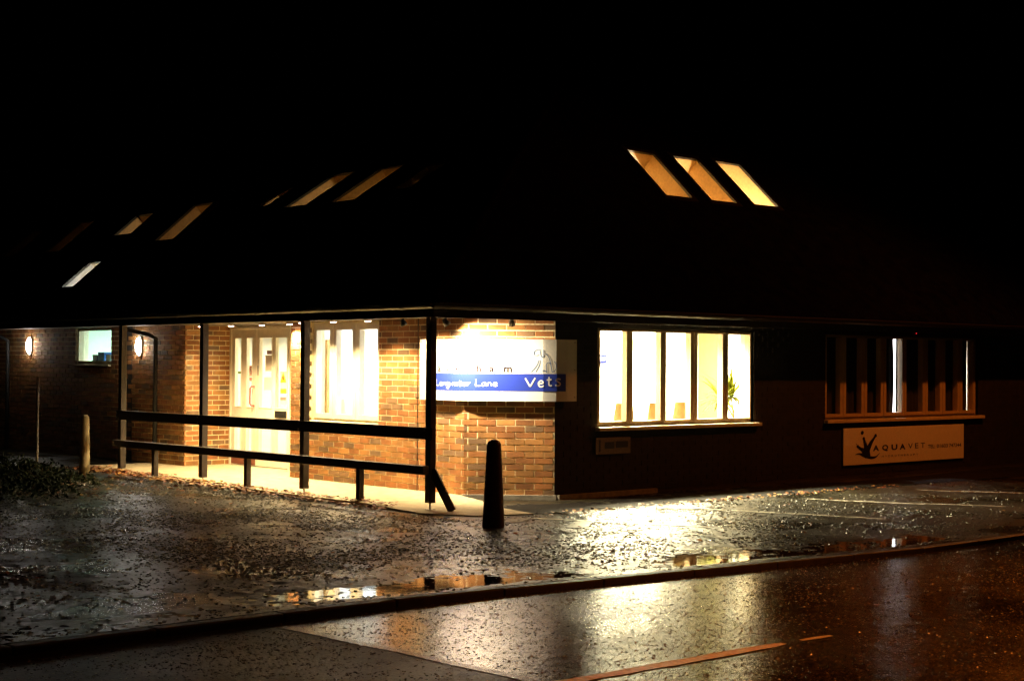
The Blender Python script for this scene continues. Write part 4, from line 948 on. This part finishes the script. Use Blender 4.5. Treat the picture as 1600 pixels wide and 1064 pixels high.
# ------------------------------------------------------------------ loose chippings and proud aggregate of the wet surfaces
def chippings(name, n, area, zf, r0, r1, h0, h1, m, seed, keep):
    rnd = random.Random(seed); v = []; f = []; k = 0
    while k < n:
        x, y = rnd.uniform(area[0], area[1]), rnd.uniform(area[2], area[3])
        if not keep(x, y, rnd): continue
        z = zf(x, y) - 0.003; q_ = rnd.random() ** 2.2; r = r0 + (r1 - r0) * q_; h = (h0 + (h1 - h0) * q_) * rnd.uniform(0.7, 1.2); a = rnd.uniform(0, 6.28); i = len(v); ar = rnd.uniform(0.6, 1.0)
        c, s_ = cos(a), sin(a)
        for (p, q) in ((1, ar), (-1, ar * 0.8), (-0.9, -ar), (0.9, -ar * 0.9)): v.append((x + r * (c * p - s_ * q), y + r * (s_ * p + c * q), z))
        tx, ty = rnd.uniform(-0.25, 0.25) * r, rnd.uniform(-0.25, 0.25) * r; hh = [h + 0.003 + rnd.uniform(-0.4, 0.4) * h for _ in range(4)]
        for (p, q), e in zip(((0.62, 0.5), (-0.55, 0.55), (-0.6, -0.5), (0.5, -0.6)), hh): v.append((x + tx + r * (c * p - s_ * q), y + ty + r * (s_ * p + c * q), z + e))
        f += [(i + 4, i + 5, i + 6, i + 7), (i, i + 1, i + 5, i + 4), (i + 1, i + 2, i + 6, i + 5), (i + 2, i + 3, i + 7, i + 6), (i + 3, i, i + 4, i + 7)]; k += 1
    b = MB(); b.v = v; b.f = f; b.c = [(1, 1, 1, 1)] * len(f); b.mi = [0] * len(f)
    return b.build(name, m, kind='stuff')
M_CHIP = wet_asphalt('wet stone chippings', (0.060, 0.050, 0.023), 0.24, 0.50, 20, 0.2, 1.5, 0.004, 0.6)
def keep_fore(x, y, rnd):
    if y < kerb_y(x) + 0.02: return False
    if x > -1.6 and y > -1.15: return False
    d = noise.noise(Vector((x * 0.9, y * 0.9, 31.0))) + 0.35 * noise.noise(Vector((x * 3, y * 3, 2.0)))
    return rnd.random() < (0.22 + 0.78 * sm(-0.25, 0.25, d)) * (0.35 + 0.65 * sm(0.5, 1.2, y - kerb_y(x))) * (1 - 0.85 * sm(0.0, 4.5, x))
chippings('forecourt_chippings', 76000, (-9.4, 8.0, -5.4, 5.8), ground_z, 0.005, 0.017, 0.0018, 0.0075, M_CHIP, 41, keep_fore)
M_AGG = wet_asphalt('wet road aggregate', (0.070, 0.058, 0.033), 0.18, 0.40, 30, 0.15, 1.2, 0.003, 0.9)
chippings('road_aggregate', 52000, (-9.6, 3.2, -9.6, -4.95), road_z, 0.003, 0.010, 0.0007, 0.0026, M_AGG, 43, lambda x, y, rnd: y < kerb_y(x) - 0.14 and abs(y + 7.53) > 0.07 and rnd.random() < (0.45 if x > JX else 0.5))

# ------------------------------------------------------------------ sodium street lamp beyond the right edge of the picture
def street_lamp(sx, sy_, by, power, aim, angle, blend, label):
    st = empty('street_lamp', (sx, by, -0.1), label=label, cat='street lamp', group='sodium street lamps')
    g = 1 if sy_ > by else -1
    b = MB(); b.tube([(sx, by, -0.15), (sx, by, 1.2), (sx, by, 1.25), (sx, by, 5.9)], [0.08, 0.08, 0.055, 0.045], 14); b.build('column', M_STEEL, st, smooth=True)
    b = MB(); b.tube([(sx, by, 5.85), (sx, by + 0.1 * g, 6.1), (sx, by + 0.5 * g, 6.2), (sx, sy_ - 0.15 * g, 6.2)], 0.028, 10); b.build('arm', M_STEEL, st, smooth=True)
    b = MB(); b.box(sx - 0.12, sx + 0.12, sy_ - 0.3, sy_ + 0.3, 6.14, 6.26); b.build('lantern', M_STEEL, st, bevel=0.04)
    b = MB(); b.box(sx - 0.10, sx + 0.10, sy_ - 0.23, sy_ + 0.23, 6.105, 6.139); b.build('lens', M_SODIUM, st, bevel=0.012)
    light('SPOT', 'lamp', (sx, sy_, 6.06), power, (1.0, 0.21, 0.022), st, size=0.08, aim=aim, angle=angle, blend=blend)
street_lamp(8.2, -3.65, -4.55, 420, (6.2, -3.85, 0), 165, 0.4, 'orange sodium street lamp on a steel column beside the parking bays')
street_lamp(-1.9, -9.9, -10.75, 780, (-2.4, -9.9, 0), 90, 0.55, 'orange sodium street lamp on the verge across the road')
